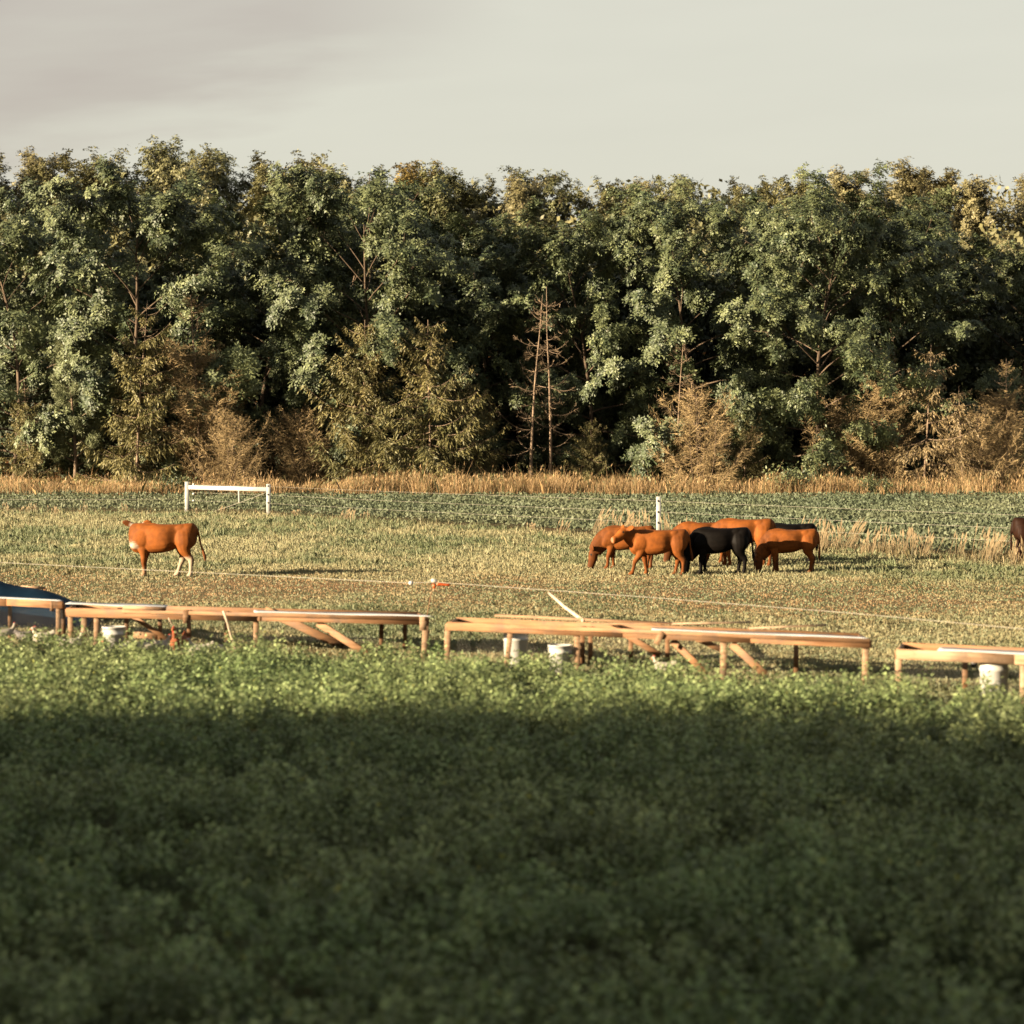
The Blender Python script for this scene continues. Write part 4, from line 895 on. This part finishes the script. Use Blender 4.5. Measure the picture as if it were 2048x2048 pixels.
# loose boards on the third pen
A, B, nr, d, zt = P3
def loose(px1, n1, z1, px2, n2, z2, w, th, light, label):
    a = p3(ray_line(px1, A, B) + nr * n1, z1); b = p3(ray_line(px2, A, B) + nr * n2, z2); g = Geo(); g.beam(a, b, w, th, col=board_col(light)); ob = g.build('loose_board', M_wood, loc=a); tag(ob, label, 'board', 'loose boards lying on the third pen'); return ob
loose(985, .85, .700, 1345, .70, .690, .10, .03, .25, 'loose board lying on the left half of the third pen')
loose(1180, .30, .675, 1425, .80, .700, .12, .022, .1, 'brown loose board lying across the middle of the third pen')
loose(1345, .55, .70, 1508, .95, .73, .09, .02, .8, 'pale loose board with its end lifted on the third pen')
loose(1500, .45, .685, 1662, .80, .74, .08, .02, .75, 'pale curved looking board tipped up on the right half of the third pen')

def bucket(px, D, r0, r1, h, mat, label, handle=True, z=0.0):
    x = (px - 1024) / F * D; root = empty('bucket', (x, D, z), label, 'bucket', 'buckets under the pens'); k = 28
    def ring(r, zz): a = np.arange(k) / k * 2 * np.pi; return np.stack([x + np.cos(a) * r, D + np.sin(a) * r, np.full(k, z + zz)], 1)
    prof = [(0.001, .0), (r0 * .96, 0), (r0, .012), (r0 + (r1 - r0) * .72, h * .72), (r0 + (r1 - r0) * .72 + .008, h * .73), (r0 + (r1 - r0) * .76 + .008, h * .77), (r0 + (r1 - r0) * .78, h * .78), (r1, h - .02), (r1 + .01, h - .018), (r1 + .01, h), (r1 - .004, h), (r0 * .95, .03), (.001, .03)]
    V = np.concatenate([ring(a, b) for a, b in prof]); n = len(prof); i = np.arange(n - 1)[:, None] * k; j = np.arange(k)[None]; j2 = (j + 1) % k
    g = Geo(); g.add(V, np.stack([i + j, i + j2, i + k + j2, i + k + j], -1).reshape(-1, 4)); g.build('pail', mat, root, smooth=True)
    if handle:
        t = np.linspace(0, np.pi, 14); g = Geo(); g.tube(np.stack([x + np.cos(t) * (r1 + .014), D - .02 - np.sin(t) * .10, z + h - .03 - np.sin(t) * .10], 1), .004, 5); g.build('handle', M_wire, root)
bucket(228, 36.6, .155, .168, .42, M_bucket, 'white tub behind the leftmost legs of the second pen')
bucket(1032, 34.5, .155, .175, .54, M_bucket, 'tall pale bucket behind the leaning leg of the third pen')
bucket(1120, 33.6, .13, .155, .40, M_bucket, 'small white bucket under the left half of the third pen')
bucket(1988, 29.7, .155, .172, .58, M_bucket, 'large white bucket under the rightmost pen')

# leaning sticks
def stick(a, b, r0, label, mat=M_bark_pale, name='stick'):
    g = Geo(); g.tube(np.linspace(a, b, 5) + rng.normal(0, .006, (5, 3)), np.linspace(r0, r0 * .8, 5), 7); ob = g.build(name, mat, loc=a, smooth=True); tag(ob, label, name)
M_stick = mat_noise('weathered_pole', (0.2772, 0.198, 0.132), (0.396, 0.3102, 0.2244), 8, rough=.8)
a = at(1098, 1187, 38.0); b = at(1160, 1236, 34.5); stick(b - (a - b) * .1, a, .027, 'weathered pole leaning up from the third pen', M_stick, 'pole')
stick(at(446, 1222, 35.5), np.array([(478 - 1024) / F * 35.6, 35.6, .02]), .017, 'thin pale stick leaning against the second pen', M_stick)
stick(at(338, 1236, 36.4), np.array([(356 - 1024) / F * 36.6, 36.6, .30]), .010, 'short pale stick behind the rust coloured hen', M_stick)

# blue tarp over a low frame behind the left pen
def build_tarp():
    root = empty('tarp_shelter', ((-60 - 1024) / F * 43, 43, 0), 'dark blue tarp draped over a low shelter at the left edge', 'tarp shelter')
    g = Geo(); nx, ny = 36, 14
    xs = np.linspace(-11.6, -7.05, nx); V = []
    for i, x in enumerate(xs):
        t = i / (nx - 1); pk = np.interp(x, [-11.6, -9.6, -9.0, -8.5, -8.0, -7.05], [1.05, .92, .80, .66, .50, .22])
        for j in range(ny):
            s = j / (ny - 1); y = 41.6 + s * 2.6; prof = np.interp(s, [0, .45, .6, 1], [.04, .97, 1, .1])
            V.append((x + .05 * math.sin(s * 7 + t * 3), y + .05 * math.sin(t * 17), max(.02, pk * prof + .03 * math.sin(t * 23 + s * 4) * (s > .1))))
    i = np.arange(nx - 1)[:, None] * ny; j = np.arange(ny - 1)[None]; g.add(V, np.stack([i + j, i + ny + j, i + ny + j + 1, i + j + 1], -1).reshape(-1, 4)); ob = g.build('tarp', M_tarp, root, smooth=True)
    md = ob.modifiers.new('t', 'SOLIDIFY'); md.thickness = .006
    a, b = at(42, 1171, 44.8), at(90, 1174, 44.8); g = Geo(); g.beam(a + [0, 0, -.02], b + [0, 0, -.02], .05, .04, col=board_col(.5)); g.build('ridge_board', M_wood, root)
    g = Geo(); g.beam(np.array([a[0], 44.8, -.05]), a + [0, 0, -.03], .05, .05, col=board_col()); g.build('leg', M_wood, root); g = Geo(); g.beam(np.array([b[0], 44.8, -.05]), b + [0, 0, -.03], .05, .05, col=board_col()); g.build('leg', M_wood, root)
    g = Geo(); g.beam((a + [0.03, .03, -.16]), (b + [-.03, .03, -.16]), .02, .22, col=board_col() * .7); g.build('back_board', M_wood, root)
build_tarp()

# ------------------------------------------------------------------ fences
def catenary(a, b, sag, n=16):
    t = np.linspace(0, 1, n)[:, None]; p = np.asarray(a)[None] * (1 - t) + np.asarray(b)[None] * t; p[:, 2] -= sag * 4 * (t * (1 - t))[:, 0]; return p
def rear_fence():
    root = empty('wire_fence', (FA[0], FA[1], 0), 'white post and wire fence with a braced end across the back of the pasture', 'fence')
    H = 1.32
    def post(P, h, w, lean=0.0):
        g = Geo(); g.beam((P[0], P[1], -.3), (P[0] + lean, P[1], h), w, w, up=(0, 1, 0), e=.012); return g.build('post', M_white, root)
    pa, pb, pp = post(FA, 1.33, .165), post(FB, 1.30, .155), post(FP, 1.35, .135)
    PX = np.array([15.5, FB[1] + slope * (15.5 - FB[0])]); post(PX, 1.33, .135)
    g = Geo(); g.beam((FA[0] + .085, FA[1] - .06, 1.10), (FB[0] - .08, FB[1] - .02, 1.085), .05, .17, e=.01); g.build('rail', M_white, root)
    g = Geo(); g.tube(catenary((FB[0] - .05, FB[1] - .09, .98), (FA[0] + 1.0, FA[1] - .7, .06), .03), .008, 4); g.build('brace_wire', M_wire, root)
    W_ = [.55, .88, 1.22]
    for wz in W_:
        g = Geo(); q = [np.array([FA[0] + .3, FA[1] - .2, wz]), np.array([FB[0], FB[1] - .085, wz - .02]), np.array([FP[0], FP[1] - .075, wz]), np.array([PX[0], PX[1] - .075, wz])]
        for i in range(3): g.tube(catenary(q[i], q[i + 1], .02 if i else 0.0, 12), .003, 4)
        g.build('wire', M_wire, root)
    g = Geo(); g.tube(catenary((FA[0], FA[1] - .09, .62), (FA[0] - 14, FA[1] + 1, .62), .04, 16), .005, 4); g.build('wire', M_wire, root)
    for wz in W_:
        for P_, s in ((FB, .085), (FP, .075)):
            g = Geo(); g.tube([(P_[0] - .015, P_[1] - s + .02, wz), (P_[0] - .02, P_[1] - s - .035, wz)], [.035, .028], 8); g.build('insulator', M_dark, root)
    for wz in (.55, .83, 1.22):
        g = Geo(); c = np.array([FA[0] + .30, FA[1] - .2, wz]); g.tube([c + [-.05, 0, 0], c + [-.03, 0, 0], c + [.03, 0, 0], c + [.05, 0, 0]], [.015, .05, .05, .015], 10); g.build('insulator', M_bucket, root)
rear_fence()
g = Geo(); a = at(477, 973, 108); a2 = np.array([a[0] + .05, 108, -.1]); g.beam(a2, a, .06, .06, up=(0, 1, 0)); ob = g.build('fence_stake', M_white, loc=a2); tag(ob, 'thin white stake standing behind the brace rail', 'stake')

def front_fence():
    pts = [(0, 1125, 49.6), (420, 1146, 46.5), (822, 1166, 43.2), (868, 1164, 42.9), (1290, 1194, 39.0), (1700, 1226, 35.6), (2048, 1258, 32.6)]
    P = [at(*p) for p in pts]; P = [P[0] + (P[0] - P[1]) * 1.5] + P + [P[-1] + (P[-1] - P[-2]) * 1.0]
    base = np.array([(849 - 1024) / F * 42.6, 42.6, 0]); root = empty('polywire_fence', base, 'single white polywire with an orange gate handle crossing the pasture', 'fence')
    for lo, hi in ((0, 4), (4, len(P) - 1)):
        g = Geo()
        for i in range(lo, hi): g.tube(catenary(P[i], P[i + 1], .0, 6), .0038, 4, cap=False)
        g.build('wire', M_wire, root)
    top = P[4]; g = Geo(); g.tube([base + [0, 0, -.05], base * .4 + top * .6, top + [0, 0, .0]], [.007, .006, .006], 6); g.build('step_in_post', mat_noise('rusty_rod', (.12, .055, .025), (.19, .095, .045), 9, rough=.8), root)
    g = Geo(); c = top; g.tube([c + [-.05, -.02, .03], c + [-.03, -.02, .03], c + [.03, -.02, .015], c + [.05, -.02, .01]], [.018, .036, .034, .02], 9); g.build('insulator', M_bucket, root)
    g = Geo(); g.tube([c + [.05, -.02, -.03], c + [.08, -.02, -.035], c + [.20, -.02, -.045], c + [.26, -.02, -.05], c + [.28, -.02, -.05]], [.03, .028, .022, .028, .012], 9); g.build('gate_handle', M_orange, root)
    g = Geo(); g.tube([c + [-.01, -.03, -.03], c + [.015, -.03, -.11]], [.028, .022], 8); g.build('spring_guard', M_orange, root)
    c = P[3]; g = Geo(); g.tube([c + [-.042, 0, 0], c + [-.028, 0, 0], c, c + [.028, 0, 0], c + [.042, 0, 0]], [.012, .034, .042, .034, .012], 12); g.build('insulator', M_bucket, root)
front_fence()
